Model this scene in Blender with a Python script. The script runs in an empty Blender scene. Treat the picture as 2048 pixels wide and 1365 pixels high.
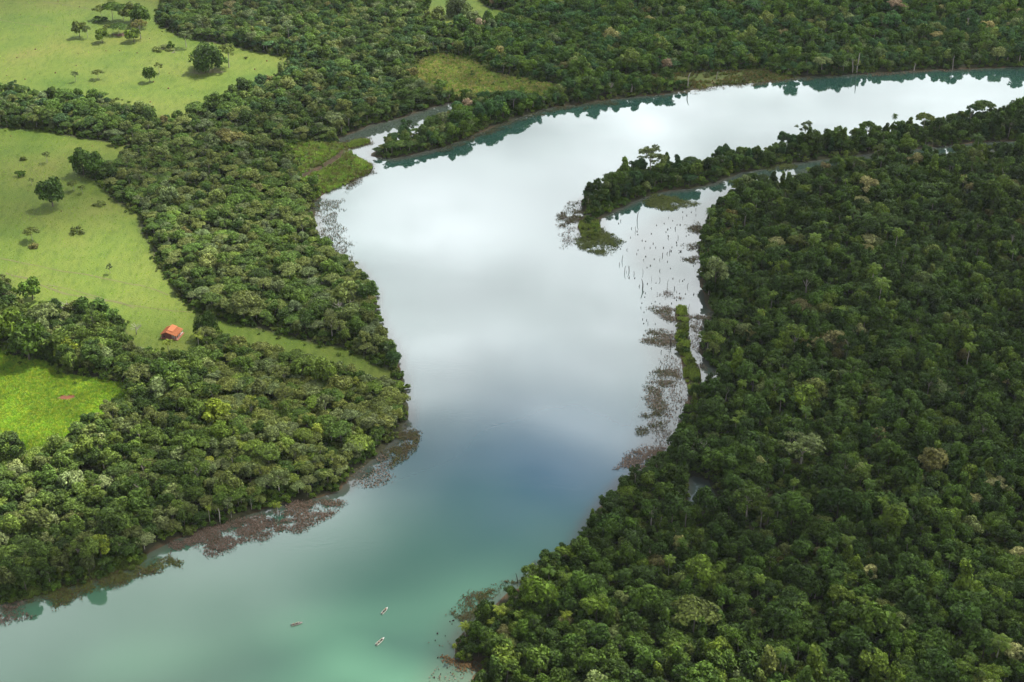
import bpy, math, random
import numpy as np
from mathutils import Vector

random.seed(7)
RNG = np.random.default_rng(7)
SC = bpy.context.scene
COL = SC.collection

# ------------------------------------------------------------------ camera
CAM_H = 440.0
PITCH = math.radians(30.1)
FPX = 2900.0                      # focal length in pixels of the 2048 px wide photograph
ST, CT = math.sin(PITCH), math.cos(PITCH)
cam_d = bpy.data.cameras.new('camera')
cam_d.sensor_width = 36.0
cam_d.lens = FPX / 2048.0 * 36.0
cam_d.clip_start = 1.0
cam_d.clip_end = 20000.0
cam = bpy.data.objects.new('camera', cam_d)
COL.objects.link(cam)
cam.location = (0, 0, CAM_H)
cam.rotation_euler = (math.pi / 2 - PITCH, 0, 0)
SC.camera = cam

# ------------------------------------------------------------------ sky
SUN_EL, SUN_AZ = math.radians(58), math.radians(48)      # azimuth clockwise from +Y
SUN_DIR = Vector((math.sin(SUN_AZ) * math.cos(SUN_EL), math.cos(SUN_AZ) * math.cos(SUN_EL), math.sin(SUN_EL)))
W = bpy.data.worlds.new('World')
SC.world = W
W.use_nodes = True
wn, wl = W.node_tree.nodes, W.node_tree.links
wn.clear()
SKY_STRENGTH = 0.05
CLOUD_BRIGHT = 34.0


def nd(nodes, typ, **kw):
    n = nodes.new(typ)
    for k, v in kw.items():
        setattr(n, k, v)
    return n


sky = nd(wn, 'ShaderNodeTexSky', sky_type='NISHITA', sun_disc=False, sun_elevation=SUN_EL,
         sun_rotation=SUN_AZ, altitude=400.0, air_density=1.0, dust_density=1.5, ozone_density=1.0)
tc = nd(wn, 'ShaderNodeTexCoord')
sep = nd(wn, 'ShaderNodeSeparateXYZ')
wl.new(tc.outputs['Generated'], sep.inputs[0])


def wmath(op, a, b=None, c=None):
    n = nd(wn, 'ShaderNodeMath', operation=op)
    for i, x in enumerate((a, b, c)):
        if x is None:
            continue
        if isinstance(x, (int, float)):
            n.inputs[i].default_value = x
        else:
            wl.new(x, n.inputs[i])
    return n.outputs[0]


zz = wmath('MAXIMUM', sep.outputs[2], 0.06)
px_, py_ = wmath('DIVIDE', sep.outputs[0], zz), wmath('DIVIDE', sep.outputs[1], zz)
comb = nd(wn, 'ShaderNodeCombineXYZ')
wl.new(px_, comb.inputs[0])
wl.new(py_, comb.inputs[1])
SKY_OFF = (3.1, 0.4, 0.0)


def wnoise(scale, detail, off, rough=0.5):
    m = nd(wn, 'ShaderNodeMapping')
    m.inputs['Location'].default_value = off
    wl.new(comb.outputs[0], m.inputs[0])
    n = nd(wn, 'ShaderNodeTexNoise')
    n.inputs['Scale'].default_value = scale
    n.inputs['Detail'].default_value = detail
    n.inputs['Roughness'].default_value = rough
    wl.new(m.outputs[0], n.inputs['Vector'])
    return n.outputs['Fac']


prad = nd(wn, 'ShaderNodeVectorMath', operation='LENGTH')
wl.new(comb.outputs[0], prad.inputs[0])
# a broken layer closes up towards the horizon
cover = wmath('ADD', wnoise(0.9, 4.0, SKY_OFF), wmath('MAXIMUM', wmath('MINIMUM', wmath('MULTIPLY', wmath('SUBTRACT', prad.outputs['Value'], 1.38), 0.32), 0.25), -0.08))
cr = nd(wn, 'ShaderNodeMapRange', interpolation_type='SMOOTHSTEP')
cr.inputs['From Min'].default_value = 0.32
cr.inputs['From Max'].default_value = 0.54
wl.new(cover, cr.inputs['Value'])
shade = wnoise(2.2, 5.0, (7.7, 2.2, 1.0), 0.55)
sr = nd(wn, 'ShaderNodeMapRange', interpolation_type='SMOOTHSTEP')
sr.inputs['From Min'].default_value = 0.36
sr.inputs['From Max'].default_value = 0.66
sr.inputs['To Min'].default_value = 0.72
sr.inputs['To Max'].default_value = 1.14
wl.new(shade, sr.inputs['Value'])
# clouds shine most on the sun's side of the sky
sdot = nd(wn, 'ShaderNodeVectorMath', operation='DOT_PRODUCT')
sdot.inputs[1].default_value = SUN_DIR
wl.new(tc.outputs['Generated'], sdot.inputs[0])
glow = wmath('MULTIPLY_ADD', wmath('POWER', wmath('MAXIMUM', sdot.outputs['Value'], 0.0), 2.0), 1.25, 0.42)
# overhead one sees the grey undersides, lower down the sunlit flanks
flank = nd(wn, 'ShaderNodeMapRange', interpolation_type='SMOOTHSTEP')
flank.inputs['From Min'].default_value = 1.02
flank.inputs['From Max'].default_value = 1.5
flank.inputs['To Min'].default_value = 0.28
flank.inputs['To Max'].default_value = 0.95
wl.new(prad.outputs['Value'], flank.inputs['Value'])
cb = wmath('MULTIPLY', wmath('MULTIPLY', sr.outputs[0], glow), wmath('MULTIPLY', flank.outputs[0], CLOUD_BRIGHT))


def blob(x, y, rx, ry):
    """a soft-edged part of the cloud layer, 1 at its middle"""
    a = wmath('DIVIDE', wmath('SUBTRACT', px_, x), rx)
    b = wmath('DIVIDE', wmath('SUBTRACT', py_, y), ry)
    d = wmath('ADD', wmath('MULTIPLY', a, a), wmath('MULTIPLY', b, b))
    d = wmath('MULTIPLY', d, wmath('MULTIPLY_ADD', wnoise(3.0, 3.0, (x * 5, y, 0)), 1.2, 0.4))
    return wmath('EXPONENT', wmath('MULTIPLY', d, -1.0))


# the thin bright clouds and the blue gap that the river mirrors
lump = wmath('ADD', wmath('ADD', blob(-0.15, 2.05, 0.16, 0.22), blob(0.25, 2.5, 0.10, 0.25)), wmath('ADD', blob(-0.02, 1.74, 0.24, 0.16), blob(0.5, 3.2, 0.5, 0.4)))
cb = wmath('MULTIPLY', cb, wmath('MULTIPLY_ADD', lump, 0.42, 0.78))
gap_ = wmath('SUBTRACT', 1.0, wmath('MULTIPLY', blob(0.20, 1.32, 0.17, 0.13), 1.0))
ccov = wmath('MULTIPLY', cr.outputs[0], gap_)
ccol = nd(wn, 'ShaderNodeVectorMath', operation='SCALE')
ccol.inputs[0].default_value = (0.93, 0.985, 1.02)
wl.new(cb, ccol.inputs['Scale'])
cmix = nd(wn, 'ShaderNodeMix', data_type='RGBA')
wl.new(ccov, cmix.inputs['Factor'])
wl.new(sky.outputs[0], cmix.inputs['A'])
wl.new(ccol.outputs[0], cmix.inputs['B'])
bg = nd(wn, 'ShaderNodeBackground')
bg.inputs['Strength'].default_value = SKY_STRENGTH
wl.new(cmix.outputs['Result'], bg.inputs['Color'])
wo = nd(wn, 'ShaderNodeOutputWorld')
wl.new(bg.outputs[0], wo.inputs['Surface'])

sun_d = bpy.data.lights.new('sun', 'SUN')
sun_d.energy = 5.0
sun_d.angle = math.radians(0.7)
sun_d.color = (1.0, 0.95, 0.86)
sun = bpy.data.objects.new('sun', sun_d)
COL.objects.link(sun)
sun.location = (600, 600, 2500)
sun.rotation_euler = (-SUN_DIR).to_track_quat('-Z', 'Y').to_euler()

vs = SC.view_settings
vs.view_transform = 'Standard'
vs.look = 'None'
vs.exposure = 1.55
vs.gamma = 1.0
vs.use_curve_mapping = False
SC.cycles.max_bounces = 5
SC.cycles.diffuse_bounces = 2
SC.cycles.glossy_bounces = 2
SC.cycles.transmission_bounces = 2
SC.cycles.transparent_max_bounces = 6
SC.cycles.use_denoising = True
SC.cycles.sample_clamp_indirect = 6.0


# ------------------------------------------------------------------ helpers
def gp(u, v, h=0.0):
    """photo pixel -> point of the place at height h"""
    vv = (v - 682.5) / FPX
    z = (CAM_H - h) / (ST + vv * CT)
    return np.array(((u - 1024.0) / FPX * z, z * (CT - vv * ST), h))


def to_px(p):
    x, y, z = p[..., 0], p[..., 1], p[..., 2] - CAM_H
    d = y * CT - z * ST
    return 1024 + FPX * x / d, 682.5 - FPX * (y * ST + z * CT) / d


def ppm(v):
    return CT * (v + 1000.0 - 0.6) / CAM_H


def pitch_at(v):
    return PITCH + math.atan((v - 682.5) / FPX)


def poly(pts):
    out = []
    for p in pts:
        if len(p) == 3 and p[2] == 'w':
            out.append((p[0], p[1]))
        else:
            out.append(tuple(gp(*p)[:2]))
    return np.array(out)


def sdist(P, Q):
    """signed distance of points P (n,2) to polygon Q, positive inside"""
    n = len(P)
    best = np.full(n, 1e18)
    ins = np.zeros(n, bool)
    x, y = P[:, 0], P[:, 1]
    m = len(Q)
    for i in range(m):
        a, b = Q[i], Q[(i + 1) % m]
        e = b - a
        L = max(e @ e, 1e-9)
        t = np.clip(((x - a[0]) * e[0] + (y - a[1]) * e[1]) / L, 0, 1)
        dx, dy = x - a[0] - t * e[0], y - a[1] - t * e[1]
        best = np.minimum(best, dx * dx + dy * dy)
        c = (a[1] > y) != (b[1] > y)
        if c.any():
            xi = a[0] + (y - a[1]) * e[0] / (e[1] if abs(e[1]) > 1e-12 else 1e-12)
            ins ^= c & (x < xi)
    d = np.sqrt(best)
    return np.where(ins, d, -d)


def linedist(P, Q):
    best = np.full(len(P), 1e18)
    x, y = P[:, 0], P[:, 1]
    for a, b in zip(Q[:-1], Q[1:]):
        e = b - a
        t = np.clip(((x - a[0]) * e[0] + (y - a[1]) * e[1]) / max(e @ e, 1e-9), 0, 1)
        best = np.minimum(best, (x - a[0] - t * e[0]) ** 2 + (y - a[1] - t * e[1]) ** 2)
    return np.sqrt(best)


def vnoise(x, y, s, seed=0):
    """smooth value noise, 0..1"""
    r = np.random.default_rng(1000 + seed).random((256, 256))
    x, y = np.asarray(x) / s + 512.3, np.asarray(y) / s + 512.7
    xi, yi = np.floor(x).astype(int), np.floor(y).astype(int)
    fx, fy = x - xi, y - yi
    fx, fy = fx * fx * (3 - 2 * fx), fy * fy * (3 - 2 * fy)
    g = lambda i, j: r[(xi + i) % 256, (yi + j) % 256]
    return (g(0, 0) * (1 - fx) + g(1, 0) * fx) * (1 - fy) + (g(0, 1) * (1 - fx) + g(1, 1) * fx) * fy


def fbm(x, y, s, seed=0, o=3):
    t, a, k = 0, 0.5, 0
    for i in range(o):
        t = t + a * vnoise(x, y, s / 2 ** i, seed + i)
        k += a
        a *= 0.5
    return t / k


def sstep(a, b, x):
    t = np.clip((x - a) / (b - a), 0, 1)
    return t * t * (3 - 2 * t)


def mesh_np(name, V, F, mats=(), mi=None, smooth=False):
    """V (n,3); F a list of (m,k) int arrays"""
    if not isinstance(F, (list, tuple)):
        F = [F]
    V = np.asarray(V, np.float32)
    me = bpy.data.meshes.new(name)
    me.vertices.add(len(V))
    me.vertices.foreach_set('co', V.ravel())
    tot = sum(f.size for f in F)
    np_ = sum(len(f) for f in F)
    me.loops.add(tot)
    me.loops.foreach_set('vertex_index', np.concatenate([np.asarray(f, np.int32).ravel() for f in F]))
    me.polygons.add(np_)
    sizes = np.concatenate([np.full(len(f), f.shape[1], np.int32) for f in F])
    st = np.zeros(np_, np.int32)
    st[1:] = np.cumsum(sizes)[:-1]
    me.polygons.foreach_set('loop_start', st)
    for m in mats:
        me.materials.append(m)
    if mi is not None:
        me.polygons.foreach_set('material_index', np.asarray(mi, np.int32))
    if smooth:
        me.polygons.foreach_set('use_smooth', np.ones(np_, bool))
    me.update(calc_edges=True)
    me.validate()
    return me


class MB:
    """collects boxes, tubes and free faces into one mesh"""

    def __init__(s):
        s.v, s.f = [], []

    def add(s, V, F):
        o = len(s.v)
        s.v += [tuple(p) for p in V]
        s.f += [tuple(i + o for i in f) for f in F]

    def box(s, c, d, M=None):
        x, y, z = d[0] / 2, d[1] / 2, d[2] / 2
        V = [Vector((a * x, b * y, e * z)) for e in (-1, 1) for a, b in ((-1, -1), (1, -1), (1, 1), (-1, 1))]
        V = [(M @ p if M else p) + Vector(c) for p in V]
        s.add(V, [(3, 2, 1, 0), (4, 5, 6, 7), (0, 1, 5, 4), (1, 2, 6, 5), (2, 3, 7, 6), (3, 0, 4, 7)])

    def tube(s, pts, rad, n=6, caps=True):
        pts = [Vector(p) for p in pts]
        V, F = [], []
        for i, p in enumerate(pts):
            d = (pts[min(i + 1, len(pts) - 1)] - pts[max(i - 1, 0)]).normalized()
            a = d.cross(Vector((1, 0, 0)) if abs(d.x) < 0.8 else Vector((0, 1, 0))).normalized()
            b = d.cross(a)
            for k in range(n):
                t = 2 * math.pi * k / n
                V.append(p + (a * math.cos(t) + b * math.sin(t)) * rad[i])
        for i in range(len(pts) - 1):
            for k in range(n):
                F.append((i * n + k, i * n + (k + 1) % n, (i + 1) * n + (k + 1) % n, (i + 1) * n + k))
        if caps:
            F.append(tuple(range(n - 1, -1, -1)))
            F.append(tuple((len(pts) - 1) * n + k for k in range(n)))
        s.add(V, F)

    def mesh(s, name, mat, smooth=False):
        me = bpy.data.meshes.new(name)
        me.from_pydata([tuple(p) for p in s.v], [], s.f)
        me.materials.append(mat)
        if smooth:
            me.polygons.foreach_set('use_smooth', np.ones(len(me.polygons), bool))
        me.update()
        return me

    def build(s, name, mat, parent=None, smooth=False):
        return link(name, s.mesh(name, mat, smooth), parent)


def link(name, data, parent=None):
    o = bpy.data.objects.new(name, data)
    COL.objects.link(o)
    if parent is not None:
        o.parent = parent
    return o


def empty(name, loc=(0, 0, 0), rz=0.0, scale=(1, 1, 1)):
    o = link(name, None)
    o.location = [float(c) for c in loc]
    o.rotation_euler = (0, 0, rz)
    o.scale = [float(c) for c in scale]
    o.empty_display_size = 0.5
    return o


def tag(o, label, cat=None, group=None, kind=None):
    if label:
        o['label'] = label
    if cat:
        o['category'] = cat
    if group:
        o['group'] = group
    if kind:
        o['kind'] = kind
    return o


# ------------------------------------------------------------------ materials
def material(name):
    m = bpy.data.materials.new(name)
    m.use_nodes = True
    nt = m.node_tree
    nt.nodes.clear()
    out = nt.nodes.new('ShaderNodeOutputMaterial')
    return m, nt.nodes, nt.links, out


def simple(name, col, rough=0.7, vary=0.25, scale=1.5, spec=0.3, metal=0.0):
    m, n, l, out = material(name)
    b = n.new('ShaderNodeBsdfPrincipled')
    b.inputs['Roughness'].default_value = rough
    b.inputs['Specular IOR Level'].default_value = spec
    b.inputs['Metallic'].default_value = metal
    t = n.new('ShaderNodeTexCoord')
    no = n.new('ShaderNodeTexNoise')
    no.inputs['Scale'].default_value = scale
    no.inputs['Detail'].default_value = 4
    l.new(t.outputs['Object'], no.inputs['Vector'])
    mx = n.new('ShaderNodeMix')
    mx.data_type = 'RGBA'
    l.new(no.outputs['Fac'], mx.inputs['Factor'])
    mx.inputs['A'].default_value = [c * (1 - vary) for c in col] + [1]
    mx.inputs['B'].default_value = [min(1, c * (1 + vary)) for c in col] + [1]
    l.new(mx.outputs['Result'], b.inputs['Base Color'])
    l.new(b.outputs[0], out.inputs['Surface'])
    return m


def leaf_material(name, trans=0.25, vary=0.6, rough=0.65, spec=0.1):
    """the leaf colour is the tree's own tint; each leaf differs a little"""
    m, n, l, out = material(name)
    at = n.new('ShaderNodeAttribute')
    at.attribute_type = 'INSTANCER'
    at.attribute_name = 'tint'
    g = n.new('ShaderNodeNewGeometry')
    mr = n.new('ShaderNodeMapRange')
    mr.inputs['To Min'].default_value = 1 - vary
    mr.inputs['To Max'].default_value = 1 + vary
    l.new(g.outputs['Random Per Island'], mr.inputs['Value'])
    mt = n.new('ShaderNodeMath')
    mt.operation = 'MULTIPLY'
    l.new(mr.outputs[0], mt.inputs[0])
    mt.inputs[1].default_value = 1.0
    if name == 'leaf':
        ta = n.new('ShaderNodeAttribute')
        ta.attribute_name = 'tone'
        l.new(ta.outputs['Fac'], mt.inputs[1])
    sc = n.new('ShaderNodeVectorMath')
    sc.operation = 'SCALE'
    l.new(at.outputs['Color'], sc.inputs[0])
    l.new(mt.outputs[0], sc.inputs['Scale'])
    b = n.new('ShaderNodeBsdfPrincipled')
    b.inputs['Roughness'].default_value = rough
    b.inputs['Specular IOR Level'].default_value = spec
    l.new(sc.outputs[0], b.inputs['Base Color'])
    tr = n.new('ShaderNodeBsdfTranslucent')
    t2 = n.new('ShaderNodeVectorMath')
    t2.operation = 'MULTIPLY'
    t2.inputs[1].default_value = (1.25, 1.35, 0.7)
    l.new(sc.outputs[0], t2.inputs[0])
    l.new(t2.outputs[0], tr.inputs['Color'])
    mx = n.new('ShaderNodeMixShader')
    mx.inputs[0].default_value = trans
    l.new(b.outputs[0], mx.inputs[1])
    l.new(tr.outputs[0], mx.inputs[2])
    l.new(mx.outputs[0], out.inputs['Surface'])
    return m


M_LEAF = leaf_material('leaf')
M_GRASS = leaf_material('grass_blade', 0.3, 0.35, 0.7, 0.2)
M_BARK = simple('bark', (0.10, 0.085, 0.065), 0.9, 0.4, 2.0)
M_PALEBARK = simple('pale_bark', (0.28, 0.25, 0.21), 0.9, 0.3, 2.0)
M_DEAD = simple('drowned_wood', (0.045, 0.038, 0.032), 0.85, 0.4, 2.0)

# ------------------------------------------------------------------ outlines of the place
LEFT_LAND = poly([(-500, 1330), (0, 1212), (60, 1195), (150, 1170), (260, 1140), (290, 1112), (345, 1082), (430, 1055), (500, 1030),
                  (560, 1010), (620, 1000), (680, 983), (720, 938), (765, 900), (805, 865), (815, 830), (808, 780), (798, 730),
                  (790, 700), (765, 660), (752, 620), (750, 590), (733, 560), (710, 530), (675, 515), (645, 495), (632, 450), (624, 405),
                  (650, 385), (690, 368), (735, 348), (746, 335), (735, 325), (706, 312), (690, 290), (672, 280), (740, 252), (800, 236),
                  (860, 217), (915, 203), (930, 212), (900, 234), (860, 254), (820, 278), (780, 292), (740, 306), (742, 314), (790, 318),
                  (850, 305), (900, 290), (960, 266), (1000, 248), (1060, 228), (1100, 216), (1170, 207), (1230, 197), (1300, 191),
                  (1380, 181), (1440, 171), (1540, 163), (1600, 155), (1690, 150), (1800, 143), (1920, 138), (2048, 134), (2500, 122),
                  (3200, 112), (6000, 1500, 'w'), (6000, 6000, 'w'), (-6000, 6000, 'w'), (-6000, 250, 'w'), (-700, 300, 'w')])
PENINSULA = poly([(1166, 420), (1162, 395, 3), (1172, 376, 9), (1200, 356, 12), (1228, 337, 12), (1262, 312, 14), (1330, 299, 15),
                  (1380, 304, 12), (1420, 297, 11), (1500, 287, 11), (1560, 273, 11), (1600, 262, 11), (1650, 262, 11), (1720, 249, 11),
                  (1800, 240, 11), (1850, 232, 11), (1950, 214, 12), (2048, 205, 12), (2500, 175, 12), (3000, 160, 12),
                  (3000, 225), (2500, 250), (2048, 281), (1950, 286), (1860, 296), (1800, 301), (1720, 311), (1640, 320), (1560, 331),
                  (1480, 346), (1430, 366), (1380, 377), (1310, 386), (1270, 402), (1215, 428), (1190, 445)])
RIGHT_LAND = poly([(880, 1700), (915, 1500), (945, 1365), (957, 1345), (966, 1330), (912, 1318), (906, 1300), (930, 1258), (965, 1232),
                   (990, 1210), (1036, 1176), (1070, 1145), (1155, 1095), (1172, 1055), (1205, 1010), (1245, 965), (1300, 935),
                   (1342, 915), (1350, 880), (1360, 850), (1372, 815), (1378, 785), (1410, 778), (1432, 762), (1438, 745), (1412, 722),
                   (1398, 700), (1400, 680), (1418, 665), (1434, 645), (1428, 625), (1412, 605), (1403, 565), (1398, 500), (1408, 450),
                   (1418, 412, 8.5), (1442, 388, 6.5), (1502, 343, 8.5), (1557, 346, 8.5), (1588, 346, 8.5), (1656, 322, 8.5), (1690, 312, 8.5),
                   (1741, 306, 8.5), (1756, 290, 9), (1820, 287, 9), (1832, 308, 6.5), (1895, 309, 6.5), (1912, 294, 8.5), (1964, 284, 8.5),
                   (1998, 293, 8.5), (2048, 292, 8.5), (2500, 268, 8.5), (3000, 240, 8.5), (6000, 900, 'w'), (6000, 150, 'w'), (60, 150, 'w')])
STRIP = poly([(1352, 628), (1356, 612), (1372, 616), (1376, 650), (1378, 690), (1382, 715), (1398, 745), (1404, 786), (1380, 792), (1368, 750),
              (1364, 716), (1352, 690)])
ISLET = poly([(692, 290), (712, 281), (735, 279), (741, 286), (722, 293), (700, 296)])
TIP = poly([(1160, 432), (1196, 440), (1200, 462), (1190, 482), (1166, 478), (1158, 455)])
LANDS = [LEFT_LAND, PENINSULA, RIGHT_LAND, STRIP, ISLET, TIP]
CREEK = poly([(692, 296), (684, 318), (655, 336), (622, 352), (592, 366), (580, 368), (590, 357), (618, 345), (648, 329), (672, 312)])
POND = poly([(1376, 958), (1390, 952), (1420, 962), (1440, 982, 8), (1412, 990, 10), (1380, 984, 10)])

PASTURE = {
    'upper': poly([(-400, -150), (300, -150), (326, 0, 3), (312, 44), (326, 57), (356, 73), (404, 86), (462, 93), (486, 100), (530, 110), (582, 117),
                   (561, 137, 8), (534, 154, 8), (472, 172, 8), (421, 203, 8), (369, 224, 8), (315, 229, 8), (300, 212, 8), (225, 207, 8),
                   (222, 186, 8), (137, 182, 8), (0, 172, 8), (-400, 150, 8)]),
    'middle': poly([(-400, 240), (0, 258), (92, 264), (130, 275), (219, 286), (262, 296), (225, 345), (150, 345), (205, 373), (236, 411), (281, 416, 6),
                    (283, 445, 4), (292, 460, 4), (317, 518, 3), (358, 587, 2), (384, 621), (404, 634), (470, 650), (560, 670), (640, 690), (700, 700),
                    (760, 735), (794, 746), (790, 762, 6), (740, 747, 7), (690, 728, 7), (600, 702, 7), (500, 679, 7), (440, 664, 7), (404, 664, 3), (395, 700, 3),
                    (362, 710, 5), (310, 703, 5), (262, 692, 4), (247, 664, 3), (239, 630, 6), (150, 606, 9), (100, 612, 8), (60, 625, 6), (0, 545, 8), (-400, 500, 8)]),
    'near': poly([(-400, 690), (0, 703), (27, 717), (82, 725), (116, 735), (120, 751), (192, 762), (239, 769), (267, 779), (253, 786, 7),
                  (212, 817, 7), (150, 855, 7), (92, 892, 7), (0, 900, 7), (-400, 940, 7)]),
    'far': poly([(780, -150), (793, 0), (858, 10), (850, 40), (880, 60), (920, 57), (974, 46, 4), (1046, 38, 4), (1010, 30), (974, 21), (954, 0), (940, -150)]),
}
MEADOW = poly([(827, 133), (860, 118), (885, 112), (920, 118), (964, 132), (981, 148), (1022, 157), (1090, 169), (1130, 176), (1100, 188, 5),
               (1056, 190, 8), (954, 182, 10), (885, 166, 11), (834, 156, 10)])
MARSH = poly([(575, 295), (620, 287), (690, 290), (706, 312), (746, 333), (735, 348), (690, 369), (650, 386), (615, 378), (598, 362), (600, 335)])
FARSHORE = poly([(1160, 172), (1240, 158), (1340, 150), (1420, 146), (1520, 140), (1560, 152), (1600, 155), (1540, 163), (1440, 171), (1400, 178), (1340, 170),
                 (1250, 172)])
OPENS = [('pasture', p) for p in PASTURE.values()] + [('marsh', MEADOW), ('marsh', MARSH), ('marsh', FARSHORE)]


def land_sd(P):
    d = np.full(len(P), -1e9)
    for q in LANDS:
        d = np.maximum(d, sdist(P, q))
    return np.minimum(d, -sdist(P, POND))


HILL = gp(1900, 20)[:2]


def ground_z(x, y, d):
    """height of the land, d metres inside the shore"""
    h = np.where(d > 0, 0.9 * sstep(0, 7, d) + 0.6 * sstep(8, 90, d) * fbm(x, y, 90, 5) * 1.6, -1.6 * sstep(0, 8, -d))
    hill = 30 * np.exp(-(((x - HILL[0]) / 300) ** 2 + ((y - HILL[1] - 60) / 170) ** 2)) * sstep(20, 140, d)
    return h + np.where(y > 1120, hill, hill * 0)


# ------------------------------------------------------------------ terrain
def axis(a, b, step, lo, hi):
    c = np.arange(a, b + step, step)
    out_hi = b + step + np.cumsum(step * 1.35 ** np.arange(1, 30))
    out_lo = a - np.cumsum(step * 1.35 ** np.arange(1, 30))
    return np.concatenate([out_lo[out_lo > lo][::-1], c, out_hi[out_hi < hi]])


XS = axis(-600, 600, 2.5, -5000, 5000)
YS = axis(400, 1600, 2.5, -1500, 5500)
GX, GY = np.meshgrid(XS, YS)
PT = np.stack([GX.ravel(), GY.ravel()], 1)
D = land_sd(PT)
JX = PT[:, 0]
JY = PT[:, 1]
D2 = D + (fbm(JX, JY, 14, 3) - 0.5) * 5.0 * (np.abs(D) < 40)
GZ = ground_z(JX, JY, D2)
zone = np.zeros((len(PT), 4), np.float32)
zone[:, 3] = 1
for nm, q in OPENS:
    s_ = sdist(PT, q) + (fbm(JX, JY, 18, 9) - 0.5) * 6
    w = sstep(-1.0, 3.0, s_)
    zone[:, 0 if nm == 'pasture' else 1] = np.maximum(zone[:, 0 if nm == 'pasture' else 1], w)
wet = sstep(-1.0, 1.0, sdist(PT, CREEK))
zone[:, 1] *= 1 - wet
zone[:, 2] = sstep(3.0, 0.4, D2) * 0.85 * sstep(0.36, 0.62, fbm(JX, JY, 26, 19))
zone[:, 2] = np.maximum(zone[:, 2], wet * 0.8)
nx, ny = len(XS), len(YS)
I = np.arange(nx * ny).reshape(ny, nx)
F = np.stack([I[:-1, :-1].ravel(), I[:-1, 1:].ravel(), I[1:, 1:].ravel(), I[1:, :-1].ravel()], 1)


def ground_material():
    m, n, l, out = material('land')
    b = n.new('ShaderNodeBsdfPrincipled')
    b.inputs['Roughness'].default_value = 0.9
    b.inputs['Specular IOR Level'].default_value = 0.15
    t = n.new('ShaderNodeTexCoord')
    z = n.new('ShaderNodeAttribute')
    z.attribute_name = 'zone'
    sp = n.new('ShaderNodeSeparateColor')
    l.new(z.outputs['Color'], sp.inputs[0])

    def noise(s, d=4, r=0.55, stretch=None):
        no = n.new('ShaderNodeTexNoise')
        no.inputs['Scale'].default_value = s
        no.inputs['Detail'].default_value = d
        no.inputs['Roughness'].default_value = r
        if stretch:
            mp = n.new('ShaderNodeMapping')
            mp.inputs['Scale'].default_value = stretch
            mp.inputs['Rotation'].default_value = (0, 0, 0.5)
            l.new(t.outputs['Object'], mp.inputs[0])
            l.new(mp.outputs[0], no.inputs['Vector'])
        else:
            l.new(t.outputs['Object'], no.inputs['Vector'])
        return no.outputs['Fac']

    def ramp(f, stops):
        r = n.new('ShaderNodeValToRGB')
        e = r.color_ramp.elements
        while len(e) < len(stops):
            e.new(0.5)
        for x, (p, c) in zip(e, stops):
            x.position = p
            x.color = (*c, 1)
        l.new(f, r.inputs[0])
        return r.outputs[0]

    def mix(f, a, b_, typ='MIX'):
        x = n.new('ShaderNodeMix')
        x.data_type = 'RGBA'
        x.blend_type = typ
        if isinstance(f, float):
            x.inputs['Factor'].default_value = f
        else:
            l.new(f, x.inputs['Factor'])
        l.new(a, x.inputs['A'])
        if isinstance(b_, tuple):
            x.inputs['B'].default_value = (*b_, 1)
        else:
            l.new(b_, x.inputs['B'])
        return x.outputs['Result']

    floor_c = ramp(noise(0.25), [(0.3, (0.018, 0.020, 0.009)), (0.7, (0.045, 0.045, 0.02))])
    g1 = ramp(noise(0.012, 5, 0.6), [(0.28, (0.050, 0.090, 0.011)), (0.46, (0.075, 0.109, 0.015)), (0.60, (0.094, 0.117, 0.020)), (0.76, (0.110, 0.110, 0.026))])
    g2 = ramp(noise(0.35, 5, 0.65, (1.0, 0.35, 1.0)), [(0.3, (0.55, 0.62, 0.5)), (0.5, (1, 1, 1)), (0.75, (1.25, 1.15, 1.1))])
    past = mix(0.8, g1, g2, 'MULTIPLY')
    spots = ramp(noise(0.16, 3, 0.5), [(0.66, (1, 1, 1)), (0.78, (0.68, 0.76, 0.66))])
    past = mix(0.6, past, spots, 'MULTIPLY')
    marsh = ramp(noise(0.09, 5, 0.65), [(0.3, (0.045, 0.065, 0.016)), (0.5, (0.075, 0.095, 0.024)), (0.7, (0.10, 0.085, 0.036))])
    shore = ramp(noise(0.2), [(0.35, (0.045, 0.034, 0.018)), (0.65, (0.095, 0.055, 0.030))])
    c = mix(sp.outputs[2], floor_c, shore)
    c = mix(sp.outputs[0], c, past)
    c = mix(sp.outputs[1], c, marsh)
    l.new(c, b.inputs['Base Color'])
    bp = n.new('ShaderNodeBump')
    bp.inputs['Strength'].default_value = 0.6
    bp.inputs['Distance'].default_value = 0.6
    l.new(noise(0.8, 4, 0.65), bp.inputs['Height'])
    l.new(bp.outputs[0], b.inputs['Normal'])
    l.new(b.outputs[0], out.inputs['Surface'])
    return m


me = mesh_np('ground', np.stack([JX, JY, GZ], 1), F, [ground_material()], smooth=True)
ca = me.attributes.new('zone', 'FLOAT_COLOR', 'POINT')
ca.data.foreach_set('color', zone.ravel())
ground = link('ground', me)
tag(ground, 'rolling land of pasture and forest floor on both banks', kind='structure')

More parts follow.
